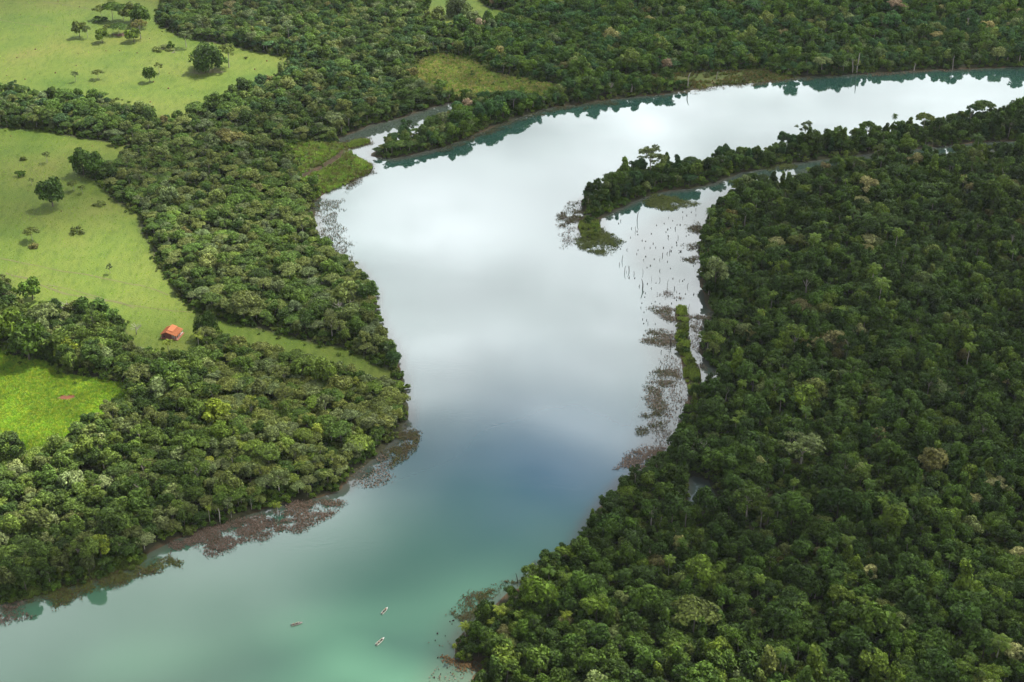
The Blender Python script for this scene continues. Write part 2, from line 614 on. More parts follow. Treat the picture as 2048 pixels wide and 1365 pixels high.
# ------------------------------------------------------------------ water
WX, WY = axis(-600, 600, 5, -5000, 5000), axis(400, 1600, 5, -1500, 5500)
wx, wy = np.meshgrid(WX, WY)
WP = np.stack([wx.ravel(), wy.ravel()], 1)
wd = -land_sd(WP)
LAGOON = poly([(1245, 470), (1300, 430), (1400, 400), (1480, 350), (1600, 330), (2048, 285), (2100, 300), (1440, 400), (1420, 460), (1405, 560), (1440, 640),
               (1440, 780), (1380, 880), (1340, 925), (1250, 940), (1270, 860), (1290, 760), (1280, 690), (1290, 620), (1250, 520)])
COVE = poly([(660, 285), (740, 250), (860, 212), (925, 200), (935, 212), (860, 255), (760, 305), (690, 330), (680, 300)])
SILT = poly([(850, 1380), (880, 1310), (905, 1240), (1010, 1240), (1010, 1400), (850, 1420)])
sh = np.maximum.reduce([sstep(8, 0.5, wd) * 0.6, sstep(-6, 14, sdist(WP, LAGOON)) * (0.2 + 0.5 * fbm(WP[:, 0], WP[:, 1], 45, 97)), sstep(-4, 8, sdist(WP, COVE)) * 0.35, sstep(-12, 8, sdist(WP, SILT)) * 0.4])
# the near reach is milky green, a blue sky reflection is painted on the middle reach
bu, bv = to_px(np.stack([WP[:, 0], WP[:, 1], np.zeros(len(WP))], 1))
sky_tint = np.exp(-(((WP[:, 0] - gp(1120, 990)[0]) / 65) ** 2 + ((WP[:, 1] - gp(1120, 990)[1]) / 110) ** 2))
watt = np.zeros((len(WP), 4), np.float32)
sh = np.clip(sh, 0, 1)
watt[:, 0], watt[:, 1], watt[:, 2], watt[:, 3] = sh, sky_tint, sstep(640, 510, WP[:, 1] + 25 * (fbm(WP[:, 0], WP[:, 1], 60, 98) - .5)), 1


def water_material():
    m, n, l, out = material('river_water')
    b = n.new('ShaderNodeBsdfPrincipled')
    b.inputs['Roughness'].default_value = 0.03
    b.inputs['IOR'].default_value = 1.8
    a = n.new('ShaderNodeAttribute')
    a.attribute_name = 'bed'
    sp = n.new('ShaderNodeSeparateColor')
    l.new(a.outputs['Color'], sp.inputs[0])
    t = n.new('ShaderNodeTexCoord')
    no = n.new('ShaderNodeTexNoise')
    no.inputs['Scale'].default_value = 0.012
    no.inputs['Detail'].default_value = 4
    l.new(t.outputs['Object'], no.inputs['Vector'])
    r = n.new('ShaderNodeValToRGB')
    r.color_ramp.elements[0].position = 0.3
    r.color_ramp.elements[0].color = (0.014, 0.042, 0.033, 1)
    r.color_ramp.elements[1].position = 0.7
    r.color_ramp.elements[1].color = (0.022, 0.058, 0.043, 1)
    l.new(no.outputs['Fac'], r.inputs[0])
    m1 = n.new('ShaderNodeMix')
    m1.data_type = 'RGBA'
    l.new(sp.outputs[1], m1.inputs['Factor'])
    l.new(r.outputs[0], m1.inputs['A'])
    m1.inputs['B'].default_value = (0.012, 0.058, 0.092, 1)
    m0 = n.new('ShaderNodeMix')
    m0.data_type = 'RGBA'
    l.new(sp.outputs[2], m0.inputs['Factor'])
    l.new(m1.outputs['Result'], m0.inputs['A'])
    m0.inputs['B'].default_value = (0.062, 0.142, 0.084, 1)
    m2 = n.new('ShaderNodeMix')
    m2.data_type = 'RGBA'
    l.new(sp.outputs[0], m2.inputs['Factor'])
    l.new(m0.outputs['Result'], m2.inputs['A'])
    m2.inputs['B'].default_value = (0.085, 0.066, 0.052, 1)
    l.new(m2.outputs['Result'], b.inputs['Base Color'])
    dl_ = n.new('ShaderNodeMapRange')
    dl_.inputs['To Min'].default_value = 0.5
    dl_.inputs['To Max'].default_value = 0.12
    l.new(sp.outputs[0], dl_.inputs['Value'])
    l.new(dl_.outputs[0], b.inputs['Specular IOR Level'])
    # faint ripples, stronger in streaks of wind
    mp = n.new('ShaderNodeMapping')
    mp.inputs['Scale'].default_value = (0.35, 1.0, 1.0)
    l.new(t.outputs['Object'], mp.inputs[0])
    rp = n.new('ShaderNodeTexNoise')
    rp.inputs['Scale'].default_value = 0.7
    rp.inputs['Detail'].default_value = 3
    l.new(mp.outputs[0], rp.inputs['Vector'])
    wd_ = n.new('ShaderNodeTexNoise')
    wd_.inputs['Scale'].default_value = 0.02
    wd_.inputs['Detail'].default_value = 5
    mp2 = n.new('ShaderNodeMapping')
    mp2.inputs['Scale'].default_value = (0.5, 2.0, 1.0)
    l.new(t.outputs['Object'], mp2.inputs[0])
    l.new(mp2.outputs[0], wd_.inputs['Vector'])
    st = n.new('ShaderNodeMapRange')
    st.inputs['From Min'].default_value = 0.5
    st.inputs['From Max'].default_value = 0.95
    st.inputs['To Min'].default_value = 0.004
    st.inputs['To Max'].default_value = 0.05
    l.new(wd_.outputs['Fac'], st.inputs['Value'])
    bp = n.new('ShaderNodeBump')
    bp.inputs['Distance'].default_value = 1.0
    l.new(st.outputs[0], bp.inputs['Strength'])
    l.new(rp.outputs['Fac'], bp.inputs['Height'])
    l.new(bp.outputs[0], b.inputs['Normal'])
    l.new(b.outputs[0], out.inputs['Surface'])
    return m


nx, ny = len(WX), len(WY)
I = np.arange(nx * ny).reshape(ny, nx)
F = np.stack([I[:-1, :-1].ravel(), I[:-1, 1:].ravel(), I[1:, 1:].ravel(), I[1:, :-1].ravel()], 1)
# a sheet that stops a little inside the banks
keep = (wd.reshape(ny, nx)[:-1, :-1] > -30).ravel()
me = mesh_np('water', np.stack([WP[:, 0], WP[:, 1], np.zeros(len(WP))], 1), F[keep], [water_material()], smooth=True)
ca = me.attributes.new('bed', 'FLOAT_COLOR', 'POINT')
ca.data.foreach_set('color', watt.ravel())
water = link('water', me)
tag(water, 'calm turquoise river bending between the wooded banks', kind='structure')

# ------------------------------------------------------------------ clouds whose gaps let the sun through
CLOUD_Z = 1500.0


def under_sun(u, v):
    p = gp(u, v)
    k = CLOUD_Z / SUN_DIR.z
    return np.array((p[0] + SUN_DIR.x * k, p[1] + SUN_DIR.y * k))


GAPS = [((70, 835), 66, 70, 1.0), ((60, 985), 72, 66, 1.0), ((290, 1338), 38, 20, 1.0), ((680, 1265), 50, 17, 1.0), ((420, 1190), 120, 85, -0.40), ((420, 1050), 50, 40, -0.3), ((985, 1250), 40, 40, 1.0),
        ((150, 560), 130, 100, 0.7), ((200, 130), 260, 230, 0.65), ((1250, 1340), 150, 50, 0.75), ((930, 20), 90, 120, 0.5),
        ((560, 880), 110, 130, 0.40), ((500, 500), 130, 160, 0.4), ((700, 150), 150, 150, 0.3)]
CXs = np.arange(40, 1500, 12.0)
CYs = np.arange(740, 2350, 12.0)
cx, cy = np.meshgrid(CXs, CYs)
dens = 0.66 + 0.45 * (fbm(cx, cy, 420, 30, 4) - 0.5)
wob = 1 + 0.5 * (fbm(cx, cy, 60, 40, 2) - 0.5)
for (uv, rx, ry, k) in GAPS:
    c = under_sun(*uv)
    dens = dens * (1 - k * np.exp(-((((cx - c[0]) / rx) ** 2 + ((cy - c[1]) / ry) ** 2) * wob) ** 2.2))
edge = np.minimum.reduce([cx - CXs[0], CXs[-1] - cx, cy - CYs[0], CYs[-1] - cy])
dens = np.clip(dens, 0, 0.85) * sstep(0, 130, edge + 100 * (fbm(cx, cy, 120, 44) - 0.5))
thick = dens * (0.5 + fbm(cx, cy, 90, 50, 4))
top = CLOUD_Z + 20 + 160 * thick
bot = CLOUD_Z - 25 * dens * fbm(cx, cy, 70, 60, 3)
nx, ny = len(CXs), len(CYs)
I = np.arange(nx * ny).reshape(ny, nx)
ok = (dens > 0.03)
fk = (ok[:-1, :-1] & ok[:-1, 1:] & ok[1:, 1:] & ok[1:, :-1]).ravel()
Fb = np.stack([I[:-1, :-1].ravel(), I[1:, :-1].ravel(), I[1:, 1:].ravel(), I[:-1, 1:].ravel()], 1)[fk]
Ft = np.stack([I[:-1, :-1].ravel(), I[:-1, 1:].ravel(), I[1:, 1:].ravel(), I[1:, :-1].ravel()], 1)[fk] + nx * ny
Vc = np.concatenate([np.stack([cx.ravel(), cy.ravel(), bot.ravel()], 1), np.stack([cx.ravel(), cy.ravel(), top.ravel()], 1)])
m, n, l, out = material('cloud_vapour')
a = n.new('ShaderNodeAttribute')
a.attribute_name = 'dens'
tr = n.new('ShaderNodeBsdfTransparent')
df = n.new('ShaderNodeBsdfDiffuse')
df.inputs[0].default_value = (0.9, 0.9, 0.9, 1)
tl = n.new('ShaderNodeBsdfTranslucent')
tl.inputs[0].default_value = (0.95, 0.95, 0.95, 1)
m1 = n.new('ShaderNodeMixShader')
m1.inputs[0].default_value = 0.65
l.new(df.outputs[0], m1.inputs[1])
l.new(tl.outputs[0], m1.inputs[2])
m2 = n.new('ShaderNodeMixShader')
l.new(a.outputs['Fac'], m2.inputs[0])
l.new(tr.outputs[0], m2.inputs[1])
l.new(m1.outputs[0], m2.inputs[2])
l.new(m2.outputs[0], out.inputs['Surface'])
me = mesh_np('clouds', Vc, [Fb, Ft], [m], smooth=True)
at = me.attributes.new('dens', 'FLOAT', 'POINT')
at.data.foreach_set('value', np.concatenate([dens.ravel(), dens.ravel()]).astype(np.float32))
clouds = link('clouds', me)
tag(clouds, 'broken white cloud layer high above the river', kind='stuff')


# ------------------------------------------------------------------ tree models
def leaf_cloud(rng, lobes, n, size, jit=0.55, up=0.25, low=-0.35):
    """n leaf sprays over the outside of the lobes (x, y, z, radius, flatness)"""
    L = np.array(lobes, float)
    k = rng.choice(len(L), n, p=L[:, 3] ** 2 / (L[:, 3] ** 2).sum())
    z = rng.uniform(low, 1, n)
    t = rng.uniform(0, 2 * np.pi, n)
    r = np.sqrt(1 - z * z)
    d = np.stack([r * np.cos(t), r * np.sin(t), z], 1)
    c = L[k]
    P = c[:, :3] + d * (c[:, 3] * rng.uniform(0.62, 1.14, n))[:, None] * np.stack([np.ones(n), np.ones(n), c[:, 4]], 1)
    N = d + rng.normal(0, jit, (n, 3))
    N[:, 2] += up
    N /= np.linalg.norm(N, axis=1)[:, None]
    A = np.cross(N, rng.normal(0, 1, (n, 3)))
    A /= np.linalg.norm(A, axis=1)[:, None] + 1e-9
    B = np.cross(N, A)
    s = size * rng.uniform(0.55, 1.45, n)[:, None]
    V = np.stack([P + A * s, P + B * s * 0.62, P - A * s, P - B * s * 0.62], 1).reshape(-1, 3)
    F = np.arange(4 * n).reshape(n, 4)
    tone = rng.uniform(0.72, 1.34, len(L))[k]
    return V, F, np.repeat(tone, 4)


def limbs(rng, h, r0, tips, lean=0.3):
    """a tapered trunk that forks towards the tips"""
    mb = MB()
    top = (rng.normal(0, lean), rng.normal(0, lean), h)
    mid = (top[0] * 0.3 + rng.normal(0, lean * 0.3), top[1] * 0.3, h * 0.5)
    mb.tube([(0, 0, -0.6), mid, top], [r0 * 1.25, r0 * 0.85, r0 * 0.55], 6)
    for q in tips:
        q = np.array(q[:3], float)
        st = np.array(mid) * 0.5 + np.array(top) * 0.5 if rng.random() < 0.5 else np.array(top)
        m_ = st * 0.45 + q * 0.55 + np.array((0, 0, -0.25 * rng.random()))
        mb.tube([tuple(st), tuple(m_), tuple(q)], [r0 * 0.45, r0 * 0.28, r0 * 0.1], 4, caps=False)
    return mb


class Kind:
    def __init__(s, name, V, F, mb, bark, R, H, tone=None):
        s.name, s.R, s.H = name, R, H
        s.crown = mesh_np(name + '_crown', V, F, [M_LEAF])
        s.trunk = mb.mesh(name + '_trunk', bark)
        tv = np.array([tuple(p) for p in mb.v])
        q4 = np.array([f for f in mb.f if len(f) == 4]).reshape(-1, 4)
        nf, nt = len(F), len(q4)
        me = mesh_np(name + '_whole', np.concatenate([V, tv]), [F, q4 + len(V)], [M_LEAF, bark], [0] * nf + [1] * nt)
        for m_ in (s.crown, me):
            a = m_.attributes.new('tone', 'FLOAT', 'POINT')
            full = np.ones(len(m_.vertices), np.float32)
            if tone is not None:
                full[:len(tone)] = tone
            a.data.foreach_set('value', full)
        s.whole = bpy.data.objects.new(name + '_model', me)      # used by the forest masses only


def lobes_round(rng, H, R, n, rz=0.8, low=0.35):
    out = []
    cz = H - R * rz * 0.9
    for i in range(n):
        t = 2.399 * i + rng.normal(0, 0.3)
        z = 1 - (i + 0.5) / n * 1.45
        r = math.sqrt(max(0, 1 - z * z)) * 0.68
        lr = R * rng.uniform(0.22, 0.48)
        out.append((R * r * math.cos(t) + rng.normal(0, 0.15 * R), R * r * math.sin(t) + rng.normal(0, 0.15 * R), cz + R * rz * z * 0.62 + rng.normal(0, 0.08 * R),
                    lr, rng.uniform(0.75, 1.0)))
    return out


def lobes_umbrella(rng, H, R, n):
    out = []
    for i in range(n):
        rr = math.sqrt((i + 0.5) / n) * 0.85
        t = 2.399 * i + rng.normal(0, 0.25)
        out.append((R * rr * math.cos(t), R * rr * math.sin(t), H - R * 0.22 - 0.45 * R * rr * rr + rng.normal(0, 0.12), R * rng.uniform(0.24, 0.36), rng.uniform(0.4, 0.6)))
    return out


def lobes_column(rng, H, R, n):
    out = []
    for i in range(n):
        z = H * (0.28 + 0.66 * i / (n - 1))
        k = 1 - 0.45 * i / (n - 1)
        out.append((rng.normal(0, R * 0.28) * k, rng.normal(0, R * 0.28) * k, z, R * rng.uniform(0.5, 0.75) * k, rng.uniform(0.9, 1.3)))
    return out


KINDS = {}


def add_kind(name, lob, n, size, H, R, bark=M_BARK, r0=0.22, seed=0, **kw):
    rng = np.random.default_rng(seed)
    V, F, tone = leaf_cloud(rng, lob, n, size, **kw)
    mb = limbs(rng, H * 0.62, r0, [q for q in lob if q[2] > H * 0.5][:7])
    KINDS[name] = Kind(name, V, F, mb, bark, R, H, tone)


def build_kinds():
    for i in range(5):
        rng = np.random.default_rng(50 + i)
        H, R = 12.0 + rng.uniform(-1, 1), 4.6
        add_kind(f'round{i}', lobes_round(rng, H, R, 14 + 2 * i, rng.uniform(0.7, 1.1)), 1700, 0.54, H, R, seed=60 + i)
    for i in range(4):
        rng = np.random.default_rng(70 + i)
        add_kind(f'umbrella{i}', lobes_umbrella(rng, 10.0, 5.6, 17 + 2 * i), 1750, 0.45, 10.0, 5.6, M_PALEBARK, 0.2, seed=80 + i, jit=0.5, up=0.6, low=-0.1)
    for i in range(3):
        rng = np.random.default_rng(90 + i)
        add_kind(f'vine{i}', lobes_column(rng, 13.0, 3.2, 9 + i), 1350, 0.52, 13.0, 3.2, seed=100 + i, low=-0.8, jit=0.5)
    for i in range(2):
        rng = np.random.default_rng(110 + i)
        lob = [(x, y, z, r * 0.62, f) for x, y, z, r, f in lobes_round(rng, 13.0, 5.0, 20, 0.8)]
        add_kind(f'airy{i}', lob, 1300, 0.36, 13.0, 5.0, M_PALEBARK, 0.26, seed=120 + i)
    for i in range(2):
        rng = np.random.default_rng(130 + i)
        add_kind(f'shrub{i}', lobes_round(rng, 3.2, 2.4, 8, 0.8), 650, 0.34, 3.2, 2.4, M_BARK, 0.07, seed=140 + i)
    rng = np.random.default_rng(150)
    add_kind('dense', lobes_round(rng, 9.0, 7.0, 22, 0.75), 3600, 0.48, 9.0, 7.0, M_BARK, 0.4, seed=151, low=-0.7)
    for i in range(3):
        rng = np.random.default_rng(155 + i)
        add_kind(f'bushy{i}', lobes_round(rng, 8.0, 3.9, 17, 1.0), 2000, 0.42, 8.0, 3.9, M_BARK, 0.22, seed=158 + i, low=-0.7)
    # palms
    for i in range(2):
        rng = np.random.default_rng(160 + i)
        H = 11.0
        V, F = [], []
        nf = 17
        for k in range(nf):
            az = 2 * math.pi * k / nf + rng.normal(0, 0.15)
            el = rng.uniform(-0.25, 1.25)
            Ln = rng.uniform(3.0, 3.9)
            dx, dy = math.cos(az), math.sin(az)
            prev = None
            for j in range(11):
                t = j / 10
                a = el - 1.5 * t
                if prev is None:
                    q = np.array((0, 0, H))
                else:
                    q = prev + Ln / 10 * np.array((dx * math.cos(a), dy * math.cos(a), math.sin(a)))
                prev = q
                if j == 0:
                    continue
                w = 0.85 * math.sin(math.pi * min(1, 0.18 + 0.82 * t)) + 0.12
                for sgn in (-1, 1):
                    side = np.array((-dy, dx, 0)) * sgn
                    tip = q + side * w + np.array((dx, dy, 0)) * 0.28 + np.array((0, 0, -0.35 * w - 0.1 * rng.random()))
                    fw = np.array((dx * math.cos(a), dy * math.cos(a), math.sin(a))) * 0.17
                    o = len(V)
                    V += [q - fw, q + fw, tip + fw * 0.4, tip - fw * 0.4]
                    F.append((o, o + 1, o + 2, o + 3))
        mb = MB()
        mb.tube([(0, 0, -0.5), (0.2, 0.1, H * 0.35), (0.15, 0, H * 0.7), (0, 0, H)], [0.24, 0.18, 0.16, 0.19], 6)
        KINDS[f'palm{i}'] = Kind(f'palm{i}', np.array(V), np.array(F), mb, M_PALEBARK, 3.4, H + 1.5)


build_kinds()
ROUND = [f'round{i}' for i in range(5)]
UMB = [f'umbrella{i}' for i in range(4)]
VINE = [f'vine{i}' for i in range(3)]
AIRY = ['airy0', 'airy1']
SHRUB = ['shrub0', 'shrub1']
PALM = ['palm0', 'palm1']
KN = list(KINDS)


def grass_kind(name, n, h, spread, seed):
    rng = np.random.default_rng(seed)
    a = rng.uniform(0, 2 * np.pi, n)
    r = spread * np.sqrt(rng.random(n))
    b = np.stack([r * np.cos(a), r * np.sin(a), np.zeros(n)], 1)
    ln = np.stack([np.cos(a), np.sin(a), np.zeros(n)], 1) * (h * rng.uniform(0.1, 0.7, n))[:, None]
    tipv = b + ln + np.stack([np.zeros(n), np.zeros(n), h * rng.uniform(0.6, 1.1, n)], 1)
    t = a + np.pi / 2 + rng.normal(0, 0.5, n)
    s = np.stack([np.cos(t), np.sin(t), np.zeros(n)], 1) * h * 0.12
    V = np.stack([b - s, b + s, tipv + s * 0.3, tipv - s * 0.3], 1).reshape(-1, 3)
    o = bpy.data.objects.new(name + '_model', mesh_np(name, V, np.arange(4 * n).reshape(n, 4), [M_GRASS]))
    return o


TUFT = grass_kind('tuft', 34, 0.7, 0.7, 300)
REED = grass_kind('reed', 40, 1.5, 0.8, 301)


def scatter_group(name, models):
    ng = bpy.data.node_groups.new(name, 'GeometryNodeTree')
    ng.interface.new_socket('Geometry', in_out='INPUT', socket_type='NodeSocketGeometry')
    ng.interface.new_socket('Geometry', in_out='OUTPUT', socket_type='NodeSocketGeometry')
    n, l = ng.nodes, ng.links
    gi, go = n.new('NodeGroupInput'), n.new('NodeGroupOutput')
    jn = n.new('GeometryNodeJoinGeometry')

    def attr(nm, typ):
        a = n.new('GeometryNodeInputNamedAttribute')
        a.data_type = typ
        a.inputs['Name'].default_value = nm
        return a.outputs['Attribute']

    idx, rot, scl = attr('idx', 'INT'), attr('rot', 'FLOAT_VECTOR'), attr('scl', 'FLOAT_VECTOR')
    e2r = n.new('FunctionNodeEulerToRotation')
    l.new(rot, e2r.inputs[0])
    for k, ob in enumerate(models):
        oi = n.new('GeometryNodeObjectInfo')
        oi.inputs['Object'].default_value = ob
        oi.inputs['As Instance'].default_value = False
        cm = n.new('FunctionNodeCompare')
        cm.data_type = 'INT'
        cm.operation = 'EQUAL'
        l.new(idx, cm.inputs[2])
        cm.inputs[3].default_value = k
        ip = n.new('GeometryNodeInstanceOnPoints')
        l.new(gi.outputs[0], ip.inputs['Points'])
        l.new(cm.outputs[0], ip.inputs['Selection'])
        l.new(oi.outputs['Geometry'], ip.inputs['Instance'])
        l.new(e2r.outputs[0], ip.inputs['Rotation'])
        l.new(scl, ip.inputs['Scale'])
        l.new(ip.outputs[0], jn.inputs[0])
    l.new(jn.outputs[0], go.inputs[0])
    return ng


NG_TREES = scatter_group('tree_scatter', [KINDS[k].whole for k in KN])
NG_GRASS = scatter_group('grass_scatter', [TUFT, REED])


def scatter(name, ng, P, idx, rot, scl, tint, mats):
    me = bpy.data.meshes.new(name)
    me.vertices.add(len(P))
    me.vertices.foreach_set('co', np.asarray(P, np.float32).ravel())
    for nm, typ, arr, key in (('idx', 'INT', idx, 'value'), ('rot', 'FLOAT_VECTOR', rot, 'vector'), ('scl', 'FLOAT_VECTOR', scl, 'vector')):
        a = me.attributes.new(nm, typ, 'POINT')
        a.data.foreach_set(key, np.asarray(arr, np.int32 if typ == 'INT' else np.float32).ravel())
    a = me.attributes.new('tint', 'FLOAT_COLOR', 'POINT')
    a.data.foreach_set('color', np.concatenate([tint, np.ones((len(P), 1))], 1).astype(np.float32).ravel())
    for m in mats:
        me.materials.append(m)
    o = link(name, me)
    md = o.modifiers.new('scatter', 'NODES')
    md.node_group = ng
    return o


# ------------------------------------------------------------------ the woods: where every tree stands
OPEN_POLYS = [q for _, q in OPENS]
PAL = {
    'dark': (0.033, 0.062, 0.009), 'mid': (0.050, 0.088, 0.011), 'light': (0.080, 0.122, 0.014), 'lime': (0.140, 0.178, 0.018),
    'olive': (0.081, 0.103, 0.022), 'grey': (0.078, 0.104, 0.038), 'blue': (0.030, 0.066, 0.019), 'tan': (0.18, 0.165, 0.065),
    'pink': (0.19, 0.14, 0.085), 'rust': (0.095, 0.09, 0.026), 'cream': (0.27, 0.27, 0.11), 'yellow': (0.34, 0.27, 0.03), 'pale': (0.125, 0.158, 0.050),
}


def region(u, v):
    lane = 640 + (u - 404) * 0.27
    if u < 404:
        return 'grove' if v > 585 else ('middle' if (v > 270 and u > 120) else 'upper')
    if u < 860 and v > lane:
        return 'lower'
    if u < 780 and v > 262:
        return 'middle'
    if u < 900:
        return 'upper'
    return 'far'


MIX = {     # species and crown colours of each wood
    'right': ([(ROUND, .46), (VINE, .26), (UMB, .07), (AIRY, .08), (SHRUB, .06), (PALM, .07)],
              [('dark', .36), ('mid', .44), ('light', .14), ('olive', .03), ('pale', .015), ('tan', .006), ('cream', .003), ('rust', .006)]),
    'peninsula': ([(ROUND, .52), (VINE, .30), (UMB, .08), (AIRY, .10)], [('dark', .35), ('mid', .35), ('blue', .2), ('light', .06), ('pale', .04)]),
    'lower': ([(UMB, .56), (ROUND, .28), (AIRY, .10), (SHRUB, .06)],
              [('olive', .42), ('mid', .18), ('light', .10), ('grey', .20), ('dark', .07), ('pale', .02), ('lime', .01)]),
    'grove': ([(ROUND, .62), (UMB, .24), (AIRY, .14)], [('mid', .30), ('light', .28), ('dark', .2), ('olive', .15), ('pale', .07)]),
    'middle': ([(UMB, .48), (ROUND, .36), (AIRY, .10), (SHRUB, .06)],
               [('olive', .30), ('mid', .34), ('dark', .14), ('grey', .15), ('light', .06), ('rust', .01)]),
    'upper': ([(ROUND, .55), (UMB, .30), (AIRY, .09), (VINE, .06)],
              [('mid', .36), ('dark', .22), ('olive', .17), ('blue', .15), ('grey', .09), ('rust', .01)]),
    'far': ([(ROUND, .64), (UMB, .14), (VINE, .16), (AIRY, .06)],
            [('dark', .30), ('mid', .30), ('blue', .28), ('olive', .05), ('grey', .04), ('pink', .006), ('tan', .012), ('pale', .012)]),
}
SIZE = {'right': (0.50, 1.22), 'peninsula': (0.65, 1.15), 'lower': (0.60, 1.02), 'grove': (0.75, 1.12), 'middle': (0.58, 1.0), 'upper': (0.62, 1.05), 'far': (0.6, 1.2)}


def grid_points(step, jit, seed):
    rng = np.random.default_rng(seed)
    xs, ys = np.arange(-640, 640, step), np.arange(430, 1580, step * 0.87)
    gx, gy = np.meshgrid(xs, ys)
    gx = gx + (np.arange(len(ys)) % 2)[:, None] * step * 0.5
    P = np.stack([gx.ravel(), gy.ravel()], 1)
    P = P + rng.uniform(-jit, jit, P.shape) * step
    p3 = np.concatenate([P, np.zeros((len(P), 1))], 1)
    u, v = to_px(p3)
    k = (u > -150) & (u < 2200) & (v > -110) & (v < 1500)
    return P[k], u[k], v[k]


def choose(rng, table):
    r, acc = rng.random(), 0
    for x, w in table:
        acc += w
        if r < acc:
            return x
    return table[0][0]


TP, TU, TV = grid_points(5.9, 0.42, 11)
sd_land = {k: sdist(TP, q) for k, q in (('left', LEFT_LAND), ('pen', PENINSULA), ('right', RIGHT_LAND), ('strip', STRIP))}
sd_open = np.full(len(TP), -1e9)
for q in OPEN_POLYS:
    sd_open = np.maximum(sd_open, sdist(TP, q))
sd_pond = sdist(TP, POND)
dl = np.maximum.reduce([sd_land['left'], sd_land['pen'], sd_land['right']])
tz = ground_z(TP[:, 0], TP[:, 1], dl)
patch = fbm(TP[:, 0], TP[:, 1], 70, 77, 3)
hgt = fbm(TP[:, 0], TP[:, 1], 45, 73, 2)
gapn = fbm(TP[:, 0], TP[:, 1], 22, 71, 2)
FIXED = []           # ground points kept free for trees placed one by one
TREES = []           # dict per tree


def plan_woods():
    rng = np.random.default_rng(21)
    for i in range(len(TP)):
        if dl[i] < 2.2 or sd_open[i] > -2.0 or sd_pond[i] > -3:
            continue
        if sd_land['right'][i] > 2:
            rg = 'right'
        elif sd_land['pen'][i] > 2:
            rg = 'peninsula'
        else:
            rg = region(TU[i], TV[i])
        if rng.random() < 0.05 + 0.25 * (gapn[i] > 0.62):
            continue
        kinds, cols = MIX[rg]
        kn = choose(rng, kinds)
        kd = kn[rng.integers(len(kn))]
        cname = choose(rng, cols)
        c = np.array(PAL[cname]) * rng.uniform(0.8, 1.25) * (0.78 + 0.44 * patch[i])
        c *= np.array((rng.uniform(0.93, 1.08), 1.0, rng.uniform(0.88, 1.12)))
        if kn is PALM:
            cname = ('mid', 'light', 'dark')[rng.integers(3)]
            c = np.array(PAL[cname]) * 1.35
        if kn is VINE and cname in ('tan', 'cream', 'pink', 'pale', 'rust'):
            cname, c = 'mid', np.array(PAL['mid'])
        if rg in ('right', 'peninsula'):
            c *= 0.86
        elif rg in ('far', 'upper', 'middle'):
            c *= 1.32
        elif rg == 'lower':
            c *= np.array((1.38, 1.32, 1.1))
        if rg in ('right', 'peninsula'):
            pass
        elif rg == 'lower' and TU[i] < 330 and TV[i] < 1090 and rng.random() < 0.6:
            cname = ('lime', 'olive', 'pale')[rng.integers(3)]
            c = np.array(PAL[cname]) * rng.uniform(1.2, 1.6)  # sunlight on this corner of the canopy, painted into the leaf tint
        if rg in ('lower', 'middle', 'upper', 'grove'):
            c = c * 0.86 + 0.14 * c.mean() * np.array((1.1, 1.1, 0.8))
        s0, s1 = SIZE[rg]
        s = s0 + (s1 - s0) * rng.random() ** 1.3
        s *= 0.78 + 0.44 * hgt[i]
        if rng.random() < 0.10:
            s *= 1.4
        edge = min(dl[i], -sd_open[i])
        if edge < 6:
            s *= 0.62 + 0.06 * edge
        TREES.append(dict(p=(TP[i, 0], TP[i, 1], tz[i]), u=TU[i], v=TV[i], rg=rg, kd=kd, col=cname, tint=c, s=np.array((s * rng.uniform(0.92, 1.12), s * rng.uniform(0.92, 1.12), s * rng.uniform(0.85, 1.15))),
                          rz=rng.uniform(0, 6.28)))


plan_woods()
print('woods:', len(TREES))

# ------------------------------------------------------------------ single trees
def tree(name, kd, loc, rz, scale, tint, label, cat='tree', group=None):
    K = KINDS[kd]
    e = empty(name, loc, rz, scale)
    tag(e, label, cat, group)
    c = link('crown', K.crown, e)
    c['tint'] = [float(x) for x in tint]
    link('trunk', K.trunk, e)
    return e


SHAPE = {'round': 'rounded', 'umbrella': 'flat spreading', 'vine': 'tall narrow vine-draped', 'airy': 'open airy', 'shrub': 'low bushy', 'palm': 'feathery', 'dense': 'dense domed', 'bushy': 'bushy'}
TONE = {'dark': 'dark green', 'mid': 'mid green', 'light': 'fresh green', 'lime': 'lime green', 'olive': 'olive green', 'grey': 'grey-green', 'blue': 'bluish green',
        'tan': 'tan', 'pink': 'pinkish', 'rust': 'rusty green', 'cream': 'creamy', 'yellow': 'yellow', 'pale': 'pale green'}


def at_photo(u, v, w, h, kd, col, label, name='pasture_tree', cat='tree', group=None, k=1.0, seed=None):
    """a tree whose foot is seen at (u, v), w by h pixels of the photograph"""
    p = gp(u, v, 0.7)
    K = KINDS[kd]
    s = ppm(v)
    sw = (w / s) / (2 * K.R)
    shh = (h / s / math.cos(pitch_at(v))) / K.H
    rng = np.random.default_rng(int(u * 13 + v * 7) if seed is None else seed)
    c = np.array(PAL[col]) * k * rng.uniform(0.92, 1.08)
    return tree(name, kd, (p[0], p[1], 0.7), rng.uniform(0, 6.28), (sw, sw, shh), c, label, cat, group)


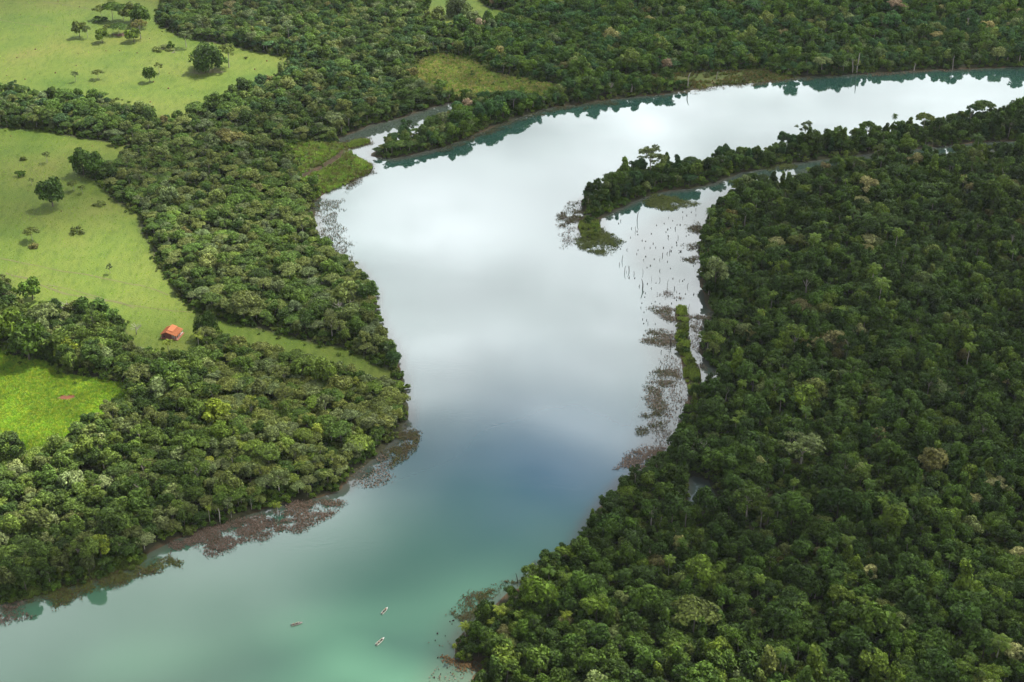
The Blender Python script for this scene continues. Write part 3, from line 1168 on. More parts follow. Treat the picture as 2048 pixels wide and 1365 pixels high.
PASTURE_TREES = [
    (418, 143, 62, 46, 'dense', 'dark', 'dense dark domed tree alone in the upper pasture', 1.0),
    (458, 137, 36, 44, 'airy0', 'olive', 'open olive tree leaning against the dense domed tree', 1.0),
    (300, 165, 22, 28, 'bushy1', 'mid', 'small bushy tree, taller of a pair in the upper pasture', .9),
    (319, 148, 18, 20, 'airy1', 'olive', 'thin tree, smaller of a pair in the upper pasture', .9),
    (197, 160, 22, 18, 'umbrella1', 'olive', 'small flat-crowned tree left of the tree pair in the upper pasture', .9),
    (152, 165, 14, 20, 'airy0', 'grey', 'thin sapling beside a small flat-crowned tree in the upper pasture', .9),
    (160, 76, 24, 30, 'bushy2', 'olive', 'open round tree left of the pasture grove', .9),
    (176, 78, 16, 24, 'airy1', 'grey', 'sparse sapling left of the pasture grove', 1.),
    (204, 40, 24, 24, 'umbrella0', 'olive', 'olive flat-crowned tree, leftmost of the pasture grove', 1.),
    (226, 42, 30, 30, 'umbrella2', 'mid', 'green flat-crowned tree in the pasture grove', .9),
    (247, 43, 28, 28, 'umbrella3', 'dark', 'dark flat-crowned tree in the middle of the pasture grove', 1.),
    (263, 46, 28, 30, 'bushy0', 'olive', 'olive rounded tree in the pasture grove', .8),
    (283, 55, 28, 34, 'bushy0', 'mid', 'tall round tree at the right of the pasture grove', .9),
    (200, 45, 20, 9, 'shrub0', 'dark', 'dark low bush under the pasture grove', 1.),
    (238, 70, 28, 18, 'umbrella1', 'dark', 'low dark tree over the trodden earth of the pasture grove', 1.),
    (216, 72, 14, 18, 'airy0', 'olive', 'slim tree over the trodden earth of the pasture grove', 1.),
    (205, 86, 20, 22, 'bushy1', 'light', 'small fresh green tree in front of the pasture grove', .8),
    (268, 85, 22, 22, 'bushy2', 'light', 'fresh green bushy tree in front of the pasture grove', .8),
    (282, 79, 28, 32, 'airy1', 'rust', 'brownish open tree at the right front of the pasture grove', 1.),
    (223, 10, 13, 8, 'umbrella0', 'olive', 'small flat tree beyond the pasture grove', 1.),
    (373, 97, 26, 32, 'airy0', 'grey', 'grey leaning tree at the edge of the upper pasture', 1.),
    (342, 98, 16, 11, 'shrub1', 'mid', 'round bush behind the fallen white branch', .8),
    (325, 101, 34, 7, 'shrub0', 'olive', 'low scrubby thicket left of the fallen white branch', .9),
    (565, 131, 12, 17, 'airy1', 'olive', 'small tree in the right point of the upper pasture', 1.),
    (106, 415, 48, 52, 'bushy1', 'dark', 'big leafy tree alone in the middle pasture', 1.15),
    (148, 384, 20, 20, 'umbrella2', 'olive', 'small flat tree behind the big leafy pasture tree', .9),
    (165, 389, 16, 16, 'airy0', 'olive', 'thin tree right of the big leafy pasture tree', .9),
    (42, 354, 18, 11, 'shrub0', 'mid', 'low bush alone at the left of the middle pasture', .9),
    (66, 484, 30, 26, 'umbrella1', 'olive', 'umbrella-shaped tree over a scrubby bush in the middle pasture', .95),
    (68, 498, 20, 8, 'shrub1', 'rust', 'scrubby brown bush under the umbrella-shaped tree', 1.),
    (155, 468, 22, 13, 'shrub0', 'olive', 'round bush in the centre of the middle pasture', .9),
    (221, 550, 13, 20, 'airy1', 'grey', 'slim sapling alone above the dirt track', 1.),
    (66, 602, 38, 40, 'bushy2', 'mid', 'round green tree between the dirt track and the grove', 1.1),
    (95, 328, 18, 22, 'airy0', 'pale', 'pale sparse sapling in the middle pasture', .9),
    (64, 372, 12, 14, 'airy1', 'pale', 'faint small sapling left of the big leafy pasture tree', .9),
    (46, 322, 14, 7, 'shrub1', 'olive', 'tiny low bush near the far side of the middle pasture', .9),
    (200, 412, 20, 7, 'shrub0', 'olive', 'low scrub patch at the right of the middle pasture', .9),
    (168, 352, 40, 46, 'bushy0', 'dark', 'dark round tree at the wood corner of the middle pasture', 1.1),
    (194, 355, 36, 42, 'bushy0', 'dark', 'dark tree beside the wood corner of the middle pasture', 1.2),
    (222, 382, 16, 20, 'bushy1', 'dark', 'small dark tree in front of the wood corner', 1.),
    (916, 36, 44, 36, 'dense', 'grey', 'round greyish tree alone in the far pasture', .75),
    (852, 18, 15, 22, 'bushy0', 'mid', 'small round tree on a thin stem by the far pasture', .9),
    (872, 54, 38, 34, 'bushy2', 'olive', 'broad tree in front of the far pasture', .85),
    (235, 290, 28, 16, 'bushy1', 'dark', 'dark bushy tree at the top of the middle pasture', 1.),
]
for (u, v, w, h, kd, col, lab, k) in PASTURE_TREES:
    big = 1.32 if (180 < u < 300 and v < 90) else 1.12
    at_photo(u, v, w * big, h * (1 + (big - 1) * 0.7), kd, col, lab, k=k * 1.25)

SPECIAL = [
    (1735, 405, 44, 46, 'round1', 'tan', 'fluffy tan-crowned tree near the top of the dark forest', 1.05),
    (1718, 418, 34, 26, 'umbrella0', 'cream', 'flat pale-yellow tree in front of the fluffy tan tree', .95),
    (1553, 505, 34, 30, 'umbrella1', 'cream', 'pale yellow flat-crowned tree near the left edge of the dark forest', .9),
    (1735, 500, 36, 30, 'umbrella2', 'cream', 'pale yellow flowering tree amid the dark forest', .85),
    (1925, 378, 30, 26, 'umbrella3', 'cream', 'creamy flat-crowned tree at the upper right of the dark forest', .9),
    (1938, 400, 26, 34, 'airy1', 'tan', 'creamy tree on a long pale stem at the upper right', 1.),
    (1516, 650, 30, 24, 'round4', 'yellow', 'tree with orange-yellow blossom by the lagoon side', .75),
    (1598, 640, 44, 40, 'umbrella0', 'tan', 'broad dull tan tree in the dark forest', .55),
    (1668, 712, 48, 44, 'round3', 'tan', 'pale tan tree in the middle of the dark forest', .7),
    (1500, 695, 34, 34, 'round2', 'rust', 'rusty brown tree behind the lagoon', 1.3),
    (1600, 935, 90, 60, 'airy0', 'pale', 'wide pale tree with bare branches in the dark forest', .85),
    (1385, 1275, 96, 66, 'umbrella2', 'olive', 'wide feathery umbrella tree in the lower forest', 1.0),
    (1860, 965, 60, 60, 'round1', 'rust', 'brownish round tree at the right of the dark forest', 1.1),
    (1330, 145, 28, 26, 'round2', 'pink', 'pinkish flowering tree by the far bank', .95),
    (1318, 135, 20, 20, 'round0', 'pink', 'smaller pinkish tree behind the pinkish flowering tree', .7),
    (1562, 85, 26, 24, 'round1', 'tan', 'orange-tan blossoming tree in the far forest', 1.),
    (1548, 80, 20, 18, 'round3', 'rust', 'brownish tree beside the orange-tan blossoming tree', 1.3),
    (1182, 26, 22, 18, 'umbrella1', 'cream', 'cream-topped tree in the far forest', .7),
    (1205, 27, 18, 16, 'umbrella0', 'tan', 'tan-topped tree beside the cream-topped tree', .9),
    (1890, 92, 26, 24, 'airy1', 'pink', 'dull pink bare-topped tree in the far forest', .6),
    (470, 300, 44, 34, 'round2', 'rust', 'reddish-brown tree on the knoll of the left wood', 1.35),
    (450, 290, 34, 30, 'round4', 'rust', 'brown-topped tree beside the reddish-brown knoll tree', 1.1),
    (1300, 352, 62, 56, 'airy0', 'pale', 'tall pale spreading tree near the point of the wooded spit', .75),
    (1608, 282, 32, 38, 'airy1', 'grey', 'tall half-bare tree rising from the wooded spit', .9),
    (1567, 300, 24, 34, 'round2', 'blue', 'tall round-headed tree on the wooded spit left of the half-bare tree', 1.),
    (1732, 285, 36, 42, 'umbrella1', 'mid', 'tall mushroom-shaped tree on the wooded spit', .9),
    (1845, 268, 36, 42, 'umbrella2', 'olive', 'tall flat-topped tree on the wooded spit', .9),
    (1938, 256, 26, 46, 'airy0', 'blue', 'tall sparse tree near the right end of the wooded spit', 1.),
    (2025, 262, 34, 58, 'round3', 'dark', 'tallest dark tree at the right end of the wooded spit', 1.),
    (560, 992, 46, 50, 'airy0', 'pale', 'pale bare-limbed tree on the lower left bank', 1.05),
    (640, 940, 30, 30, 'umbrella0', 'pale', 'pale flat-topped tree above the lower left bank', .9),
    (262, 1000, 20, 24, 'umbrella3', 'cream', 'small whitish flat-crowned tree in the lower left wood', .9),
    (342, 930, 22, 20, 'umbrella1', 'cream', 'whitish tree top in the sunlit left wood', .8),
    (255, 925, 22, 18, 'umbrella2', 'cream', 'whitish spreading tree near the bright field', .8),
    (440, 860, 56, 52, 'round0', 'lime', 'bright lime green tree in the lower left wood', 1.05),
    (440, 895, 48, 46, 'round2', 'light', 'leafy fresh green tree in front of the lime green tree', 1.1),
    (352, 768, 30, 32, 'bushy1', 'light', 'round light green tree by the corner of the bright field', 1.2),
    (140, 728, 44, 44, 'bushy0', 'lime', 'yellow-tinged round tree at the edge of the bright field', .95),
    (60, 722, 78, 74, 'bushy1', 'mid', 'massive shady tree at the edge of the bright field', 1.0),
    (25, 690, 60, 66, 'bushy2', 'light', 'broad sunlit tree at the left end of the grove', 1.1),
    (95, 660, 60, 50, 'umbrella1', 'pale', 'pale broad-crowned tree in the middle of the grove', .9),
    (205, 668, 60, 64, 'vine0', 'dark', 'tall dark vine-covered tree at the right end of the grove', 1.3),
    (175, 650, 40, 48, 'round2', 'dark', 'dark round tree beside the vine-covered tree', 1.2),
    (415, 675, 44, 44, 'dense', 'dark', 'dense dark tree right of the house', 1.0),
    (205, 1125, 46, 44, 'round1', 'lime', 'light green bushy tree near the lower left shore', .9),
    (840, 1060, 1, 1, 'shrub0', 'dark', '', 0),
]
for (u, v, w, h, kd, col, lab, k) in SPECIAL:
    if lab:
        at_photo(u, v, w, h, kd, col, lab, name='woodland_tree', k=k)
        FIXED.append((gp(u, v)[:2], w / ppm(v) * 0.36))

PALMS = [
    (1786, 262, 15, 34, 'tall palm standing above the wooded spit'), (1100, 1222, 26, 40, 'palm with a dark shaggy trunk near the lower right shore'),
    (1000, 1252, 36, 38, 'bushy palm by the reed bed of the lower right shore'), (909, 1318, 12, 30, 'slim yellow-green palm at the water edge'),
    (931, 1280, 28, 32, 'yellow-green palm above the slim water-edge palm'), (983, 1268, 22, 28, 'palm with hanging fronds behind the water-edge palms'),
    (420, 1047, 16, 36, 'slender palm on the lower left bank'), (556, 1032, 22, 26, 'light green palm by the floating plants of the lower left bank'),
    (1990, 1338, 52, 60, 'large palm near the lower right corner'), (1930, 1350, 30, 50, 'smaller palm left of the large corner palm'),
    (1722, 1240, 34, 46, 'palm with arching fronds in the lower forest'), (1692, 1118, 36, 44, 'broad palm amid the dark forest'),
    (1660, 1120, 32, 40, 'palm left of the broad palm amid the dark forest'), (1790, 1050, 40, 44, 'palm with drooping fronds at the right of the forest'),
    (1640, 1020, 34, 42, 'shaded palm right of the forest pond'), (1600, 1240, 32, 40, 'palm beside a clearing of the lower forest'),
    (1424, 470, 22, 34, 'palm at the left corner of the dark forest'), (1418, 500, 20, 28, 'yellowish palm under the corner palm'),
    (1695, 735, 20, 32, 'palm with a slim stem below the pale tan tree'), (1885, 660, 22, 30, 'palm in the right of the dark forest'),
    (1960, 590, 22, 30, 'palm high on the right of the dark forest'), (1500, 1180, 34, 42, 'palm behind the wide feathery umbrella tree'),
    (1290, 1210, 30, 38, 'palm in the lower forest left of the umbrella tree'), (1560, 1350, 40, 50, 'palm at the bottom edge of the forest'),
    (1130, 1260, 30, 36, 'palm inland of the shaggy-trunked palm'), (1345, 1330, 36, 46, 'palm near the bottom edge left of the umbrella tree'),
    (1830, 1240, 34, 46, 'palm inland of the large corner palm'), (1760, 830, 26, 36, 'palm in the centre of the dark forest'),
    (1590, 800, 24, 36, 'palm behind the wide pale tree'), (1478, 860, 26, 38, 'palm near the pink reed flats'), (1980, 900, 30, 42, 'palm at the far right of the dark forest'),
    (400, 712, 26, 46, 'leafy palm with upright fronds below the house'), (388, 745, 20, 38, 'smaller upright palm below the house'),
    (338, 706, 24, 26, 'low palm in front of the house porch'),
]
for i, (u, v, w, h, lab) in enumerate(PALMS):
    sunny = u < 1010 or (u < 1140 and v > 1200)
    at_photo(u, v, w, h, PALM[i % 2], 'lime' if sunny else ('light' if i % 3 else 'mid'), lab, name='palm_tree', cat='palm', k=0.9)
    FIXED.append((gp(u, v)[:2], 2.2))

# trees grown over by the fixed ones are left out
if FIXED:
    fp = np.array([f[0] for f in FIXED])
    fr = np.array([f[1] for f in FIXED])
    TREES = [t for t in TREES if (np.hypot(fp[:, 0] - t['p'][0], fp[:, 1] - t['p'][1]) > fr).all()]

# the nearest trees in view stand singly, the others make up the forest masses
for t in TREES:
    t['d'] = math.hypot(t['p'][0], t['p'][1])
    t['in'] = 4 < t['u'] < 2044 and t['v'] < 1400
near = sorted([t for t in TREES if t['in'] and not t['kd'].startswith('shrub')], key=lambda t: t['d'])[:300]
MARKS = [(u, v, lab) for (u, v, w, h, lab) in PALMS if v > 900] + [(1385, 1275, 'wide feathery umbrella tree'), (1600, 935, 'wide pale tree'), (560, 992, 'pale bare-limbed tree'),
         (205, 1125, 'light green bushy tree'), (262, 1000, 'small whitish tree'), (640, 940, 'pale flat-topped tree'), (1395, 965, 'forest pond'), (1240, 960, 'sharp bend of the shore'),
         (20, 1150, 'grassy lower left shore'), (400, 1060, 'floating plants of the lower left bank')]
SHORTP = {lab: nm for (u, v, w, h, lab), nm in zip(PALMS, ['spit palm', 'shaggy-trunked shore palm', 'bushy reed-bed palm', 'slim water-edge palm', 'yellow-green shore palm', 'hanging-frond shore palm',
          'slender left-bank palm', 'light green left-bank palm', 'large corner palm', 'smaller corner palm', 'arching lower forest palm', 'broad mid-forest palm', 'mid-forest palm',
          'drooping right forest palm', 'shaded pond palm', 'clearing palm', 'corner palm', 'yellowish palm', 'slim palm', 'right palm', 'high palm', 'palm behind the umbrella tree', 'palm left of the umbrella tree',
          'bottom-edge palm', 'inland shore palm', 'bottom-edge palm by the umbrella tree', 'inland palm near the corner', 'central palm', 'pale tree palm', 'reed flats palm', 'far right palm'] + ['house palm'] * 9)}
SHORT = {l_: l_.split(' with ')[0] if 'palm' not in l_ else SHORTP[l_] for _, _, l_ in MARKS}
for t in near:
    t['single'] = True
    sh_ = t['kd'].rstrip('0123456789')
    mu, mv, ml = min(MARKS, key=lambda q: math.hypot(q[0] - t['u'], q[1] - t['v']))
    dx, dy = t['u'] - mu, (t['v'] - mv) * 1.3
    rel = ('left of' if dx < 0 else 'right of') if abs(dx) > abs(dy) else ('behind' if dy < 0 else 'in front of')
    where = f"{rel} the {SHORT[ml]}"
    far_ = math.hypot(dx, dy)
    pre = 'just ' if far_ < 45 else ('well ' if far_ > 95 else '')
    diag = ('behind' if dy < 0 else 'in front') + (' and left of' if dx < 0 else ' and right of')
    for cand in ((f"{pre}{diag} the {SHORT[ml]}" if min(abs(dx), abs(dy)) > 0.4 * max(abs(dx), abs(dy)) else f"{pre}{where}"), f"{pre}{where}"):
        if len(f"{SHAPE[sh_]} {TONE[t['col']]} tree {cand}".split()) <= 16:
            where = cand
            break
    bank = 'lower right-bank forest' if t['rg'] == 'right' else 'lower left-bank wood'
    pl_ = sh_ == 'palm'
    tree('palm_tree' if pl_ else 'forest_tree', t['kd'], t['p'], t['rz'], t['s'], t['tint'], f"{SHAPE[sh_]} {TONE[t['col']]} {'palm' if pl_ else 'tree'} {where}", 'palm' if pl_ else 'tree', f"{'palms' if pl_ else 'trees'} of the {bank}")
MASS = {'right': ('forest', 'dense dark green forest covering the right bank'), 'peninsula': ('spit_forest', 'dark trees crowding the narrow wooded spit'),
        'lower': ('bank_woodland', 'olive woodland of spreading crowns on the lower left bank'), 'grove': ('grove_woodland', 'bushy green grove between the house and the bright field'),
        'middle': ('pasture_woodland', 'grey-green woodland between the middle pasture and the river'), 'upper': ('hillside_woodland', 'mixed woodland around the upper pastures'),
        'far': ('far_forest', 'dense bluish green forest beyond the far bank')}
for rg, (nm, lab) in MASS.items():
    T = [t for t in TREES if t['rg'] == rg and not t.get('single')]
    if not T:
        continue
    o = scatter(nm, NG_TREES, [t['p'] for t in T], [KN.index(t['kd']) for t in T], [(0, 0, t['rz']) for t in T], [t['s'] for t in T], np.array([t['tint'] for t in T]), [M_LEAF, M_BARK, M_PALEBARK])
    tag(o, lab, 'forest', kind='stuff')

# undergrowth between the trunks and along the edges
UP, UU, UV = grid_points(4.2, 0.45, 12)
ud = land_sd(UP)
uo = np.full(len(UP), -1e9)
for q in OPEN_POLYS:
    uo = np.maximum(uo, sdist(UP, q))
rng = np.random.default_rng(33)
k = (ud > 0.8) & (uo < 0.5) & ((sdist(UP, TIP) < 0) | (rng.random(len(UP)) < 0.4)) & (sdist(UP, ISLET) < 0) & ((sdist(UP, STRIP) < 0) | (rng.random(len(UP)) < 0.35)) & (rng.random(len(UP)) < 0.85)
mm = np.maximum.reduce([sdist(UP, q) for q in (MEADOW, MARSH, FARSHORE)])
k |= (uo > 0.5) & (ud > 1) & (rng.random(len(UP)) < np.where(mm > 0, 0.10, 0.22 * np.exp(-(uo - .5) / 3.0)))
UPk, ns = UP[k], int(k.sum())
uz = ground_z(UPk[:, 0], UPk[:, 1], ud[k])
sc_ = rng.uniform(0.6, 1.35, ns) * np.where(uo[k] > 0.5, 0.5, 1.0)
cols = np.array([PAL[c] for c in ('dark', 'mid', 'mid', 'olive', 'light')])[rng.integers(0, 5, ns)] * rng.uniform(0.75, 1.2, (ns, 1))
o = scatter('undergrowth', NG_TREES, np.stack([UPk[:, 0], UPk[:, 1], uz - 0.2], 1), np.where(rng.random(ns) < .5, KN.index('shrub0'), KN.index('shrub1')),
            np.stack([np.zeros(ns), np.zeros(ns), rng.uniform(0, 6.28, ns)], 1), np.stack([sc_ * 1.1, sc_ * 1.1, sc_], 1), cols, [M_LEAF, M_BARK])
tag(o, 'leafy undergrowth filling the woods and their edges', 'undergrowth', kind='stuff')

# ------------------------------------------------------------------ grass and reeds
def grass_field(name, q, step, model, tints, smin, smax, label, seed, inset=0.5, keep=0.9, gap=0.25):
    rng = np.random.default_rng(seed)
    x0, y0 = np.maximum(q.min(0), (-560, 420))
    x1, y1 = np.minimum(q.max(0), (560, 1560))
    gx, gy = np.meshgrid(np.arange(x0, x1, step), np.arange(y0, y1, step))
    P = np.stack([gx.ravel(), gy.ravel()], 1)
    P = P + rng.uniform(-.5, .5, P.shape) * step
    u, v = to_px(np.concatenate([P, np.zeros((len(P), 1))], 1))
    ok = (u > -60) & (u < 2110) & (v > -60) & (v < 1420)
    P = P[ok]
    ok = (sdist(P, q) > inset) & (sdist(P, CREEK) < -0.3) & (rng.random(len(P)) < keep * sstep(gap, gap + 0.35, fbm(P[:, 0], P[:, 1], 12, seed)))
    P = P[ok]
    for (bu_, bv_, rx_, ry_) in ((134, 797, 5.0, 2.8),):
        bc = gp(bu_, bv_, 0.9)
        P = P[((P[:, 0] - bc[0]) / rx_) ** 2 + ((P[:, 1] - bc[1]) / ry_) ** 2 > 1]
    n = len(P)
    z = ground_z(P[:, 0], P[:, 1], land_sd(P))
    s = rng.uniform(smin, smax, n)
    t = np.array(tints)[rng.integers(0, len(tints), n)] * rng.uniform(0.8, 1.2, (n, 1)) * (0.55 + 0.9 * fbm(P[:, 0], P[:, 1], 16, seed + 5, 4))[:, None]
    o = scatter(name, NG_GRASS, np.stack([P[:, 0], P[:, 1], np.maximum(z, 0) - 0.03], 1), np.full(n, model), np.stack([np.zeros(n), np.zeros(n), rng.uniform(0, 6.28, n)], 1),
                np.stack([s, s, s * rng.uniform(0.7, 1.2, n)], 1), t, [M_GRASS])
    tag(o, label, 'grass', kind='stuff')
    return o


G_BRIGHT = [(0.20, 0.32, 0.03), (0.14, 0.25, 0.025), (0.28, 0.34, 0.035)]
G_DULL = [(0.24, 0.37, 0.04), (0.20, 0.33, 0.04), (0.28, 0.36, 0.05)]
G_REED = [(0.20, 0.26, 0.05), (0.16, 0.24, 0.045), (0.26, 0.26, 0.08), (0.29, 0.25, 0.10)]
grass_field('field_grass', PASTURE['near'], 1.0, 0, G_BRIGHT, 0.8, 1.5, 'long lush grass of the bright near field', 61, 0.0, 1.0, -0.3)
grass_field('pasture_grass', PASTURE['middle'], 3.4, 0, G_DULL, 0.3, 0.65, 'grazed grass tufts of the middle pasture', 62)
grass_field('hill_grass', PASTURE['upper'], 5.0, 0, G_DULL, 0.3, 0.7, 'grazed grass tufts of the upper pasture', 63)
grass_field('meadow_reeds', MEADOW, 1.8, 1, G_REED, 0.5, 1.2, 'rough sedge of the wet meadow behind the cove', 64, -1.0, 0.95, 0.0)
grass_field('marsh_reeds', MARSH, 1.5, 1, [(0.17, 0.28, 0.04), (0.22, 0.30, 0.05), (0.19, 0.22, 0.06), (0.16, 0.15, 0.05)], 0.5, 1.4, 'bright green reeds of the marsh by the cove mouth', 65, -0.5, 0.9, 0.15)
grass_field('bank_reeds', FARSHORE, 1.8, 1, [(0.11, 0.12, 0.035), (0.14, 0.11, 0.045), (0.09, 0.11, 0.03)], 0.5, 1.2, 'brownish reeds along the far bank', 66, -0.5, 0.9)
grass_field('islet_reeds', ISLET, 1.2, 1, [(0.17, 0.23, 0.04)], 0.6, 1.2, 'reeds of the small islet in the cove', 67, 0.3, 1.0)
grass_field('spit_reeds', TIP, 1.2, 1, [(0.15, 0.18, 0.04), (0.13, 0.17, 0.036)], 0.7, 1.3, 'reeds at the point of the wooded spit', 68, 0.0, 0.45)
grass_field('strip_reeds', STRIP, 1.1, 1, [(0.18, 0.23, 0.04), (0.14, 0.19, 0.036)], 0.7, 1.4, 'yellow-green reeds of the narrow bank before the lagoon', 69, 0.2, 1.0)
grass_field('shore_grass', poly([(-100, 1235), (-100, 1165), (60, 1150), (150, 1130), (280, 1105), (292, 1118), (262, 1142), (150, 1172), (60, 1197)]), 1.2, 1,
            [(0.16, 0.22, 0.04), (0.13, 0.17, 0.036)], 0.6, 1.2, 'grassy fringe of the lower left shore', 70, 0.0, 1.0)

# ------------------------------------------------------------------ floating plants
def mat_material():
    m, n, l, out = material('floating_leaves')
    a1, a2 = n.new('ShaderNodeAttribute'), n.new('ShaderNodeAttribute')
    for a, nm in ((a1, 'tint'), (a2, 'tint2')):
        a.attribute_type = 'OBJECT'
        a.attribute_name = nm
    g = n.new('ShaderNodeNewGeometry')
    t = n.new('ShaderNodeTexCoord')
    no = n.new('ShaderNodeTexNoise')
    no.inputs['Scale'].default_value = 0.12
    l.new(t.outputs['Object'], no.inputs['Vector'])
    ad = n.new('ShaderNodeMath')
    ad.operation = 'MULTIPLY_ADD'
    l.new(g.outputs['Random Per Island'], ad.inputs[0])
    ad.inputs[1].default_value = 0.8
    l.new(no.outputs['Fac'], ad.inputs[2])
    mr = n.new('ShaderNodeMapRange')
    mr.inputs['From Min'].default_value = 0.5
    mr.inputs['From Max'].default_value = 1.2
    l.new(ad.outputs[0], mr.inputs['Value'])
    mx = n.new('ShaderNodeMix')
    mx.data_type = 'RGBA'
    l.new(mr.outputs[0], mx.inputs['Factor'])
    l.new(a1.outputs['Color'], mx.inputs['A'])
    l.new(a2.outputs['Color'], mx.inputs['B'])
    b = n.new('ShaderNodeBsdfPrincipled')
    b.inputs['Roughness'].default_value = 0.75
    b.inputs['Specular IOR Level'].default_value = 0.06
    l.new(mx.outputs['Result'], b.inputs['Base Color'])
    l.new(b.outputs[0], out.inputs['Surface'])
    return m


M_MAT = mat_material()
BROWN, GREEN, PINK, DKGREEN = (0.070, 0.049, 0.027), (0.082, 0.100, 0.020), (0.150, 0.108, 0.082), (0.044, 0.056, 0.015)


def plant_mat(pts, dens, label, c1=BROWN, c2=GREEN, size=0.26, fray=7.0, seed=0, height=0.55):
    q = poly(pts)
    rng = np.random.default_rng(400 + seed)
    x0, y0 = q.min(0) - 6
    x1, y1 = q.max(0) + 6
    n = int((x1 - x0) * (y1 - y0) * dens)
    P = np.stack([rng.uniform(x0, x1, n), rng.uniform(y0, y1, n)], 1)
    d = sdist(P, q) + (fbm(P[:, 0], P[:, 1], 9, 80 + seed, 4) - 0.5) * fray * 2
    gap = fbm(P[:, 0], P[:, 1], 6, 90 + seed, 3)
    P = P[(d > -3) & (rng.random(n) < sstep(-3, 3.5, d) * (sstep(0.3, 0.55, gap) * 0.85 + 0.15)) & (land_sd(P) < 1.5)]
    n = len(P)
    a = rng.uniform(0, 6.28, n)
    s = size * rng.uniform(0.6, 1.5, n)
    tx, ty = rng.normal(0, 0.3, n), rng.normal(0, 0.3, n)
    V = []
    for k in range(5):
        t = a + k * 2 * np.pi / 5
        ex, ey = np.cos(t) * s, np.sin(t) * s
        V.append(np.stack([P[:, 0] + ex, P[:, 1] + ey, 0.05 + height * rng.random(n) + np.abs(tx * ex + ty * ey)], 1))
    V = np.stack(V, 1).reshape(-1, 3)
    if n == 0:
        return
    o = link('floating_plants', mesh_np('floating_plants', V, np.arange(5 * n).reshape(n, 5), [M_MAT]))
    o['tint'] = list(c1)
    o['tint2'] = list(c2)
    tag(o, label, 'water plants', kind='stuff')


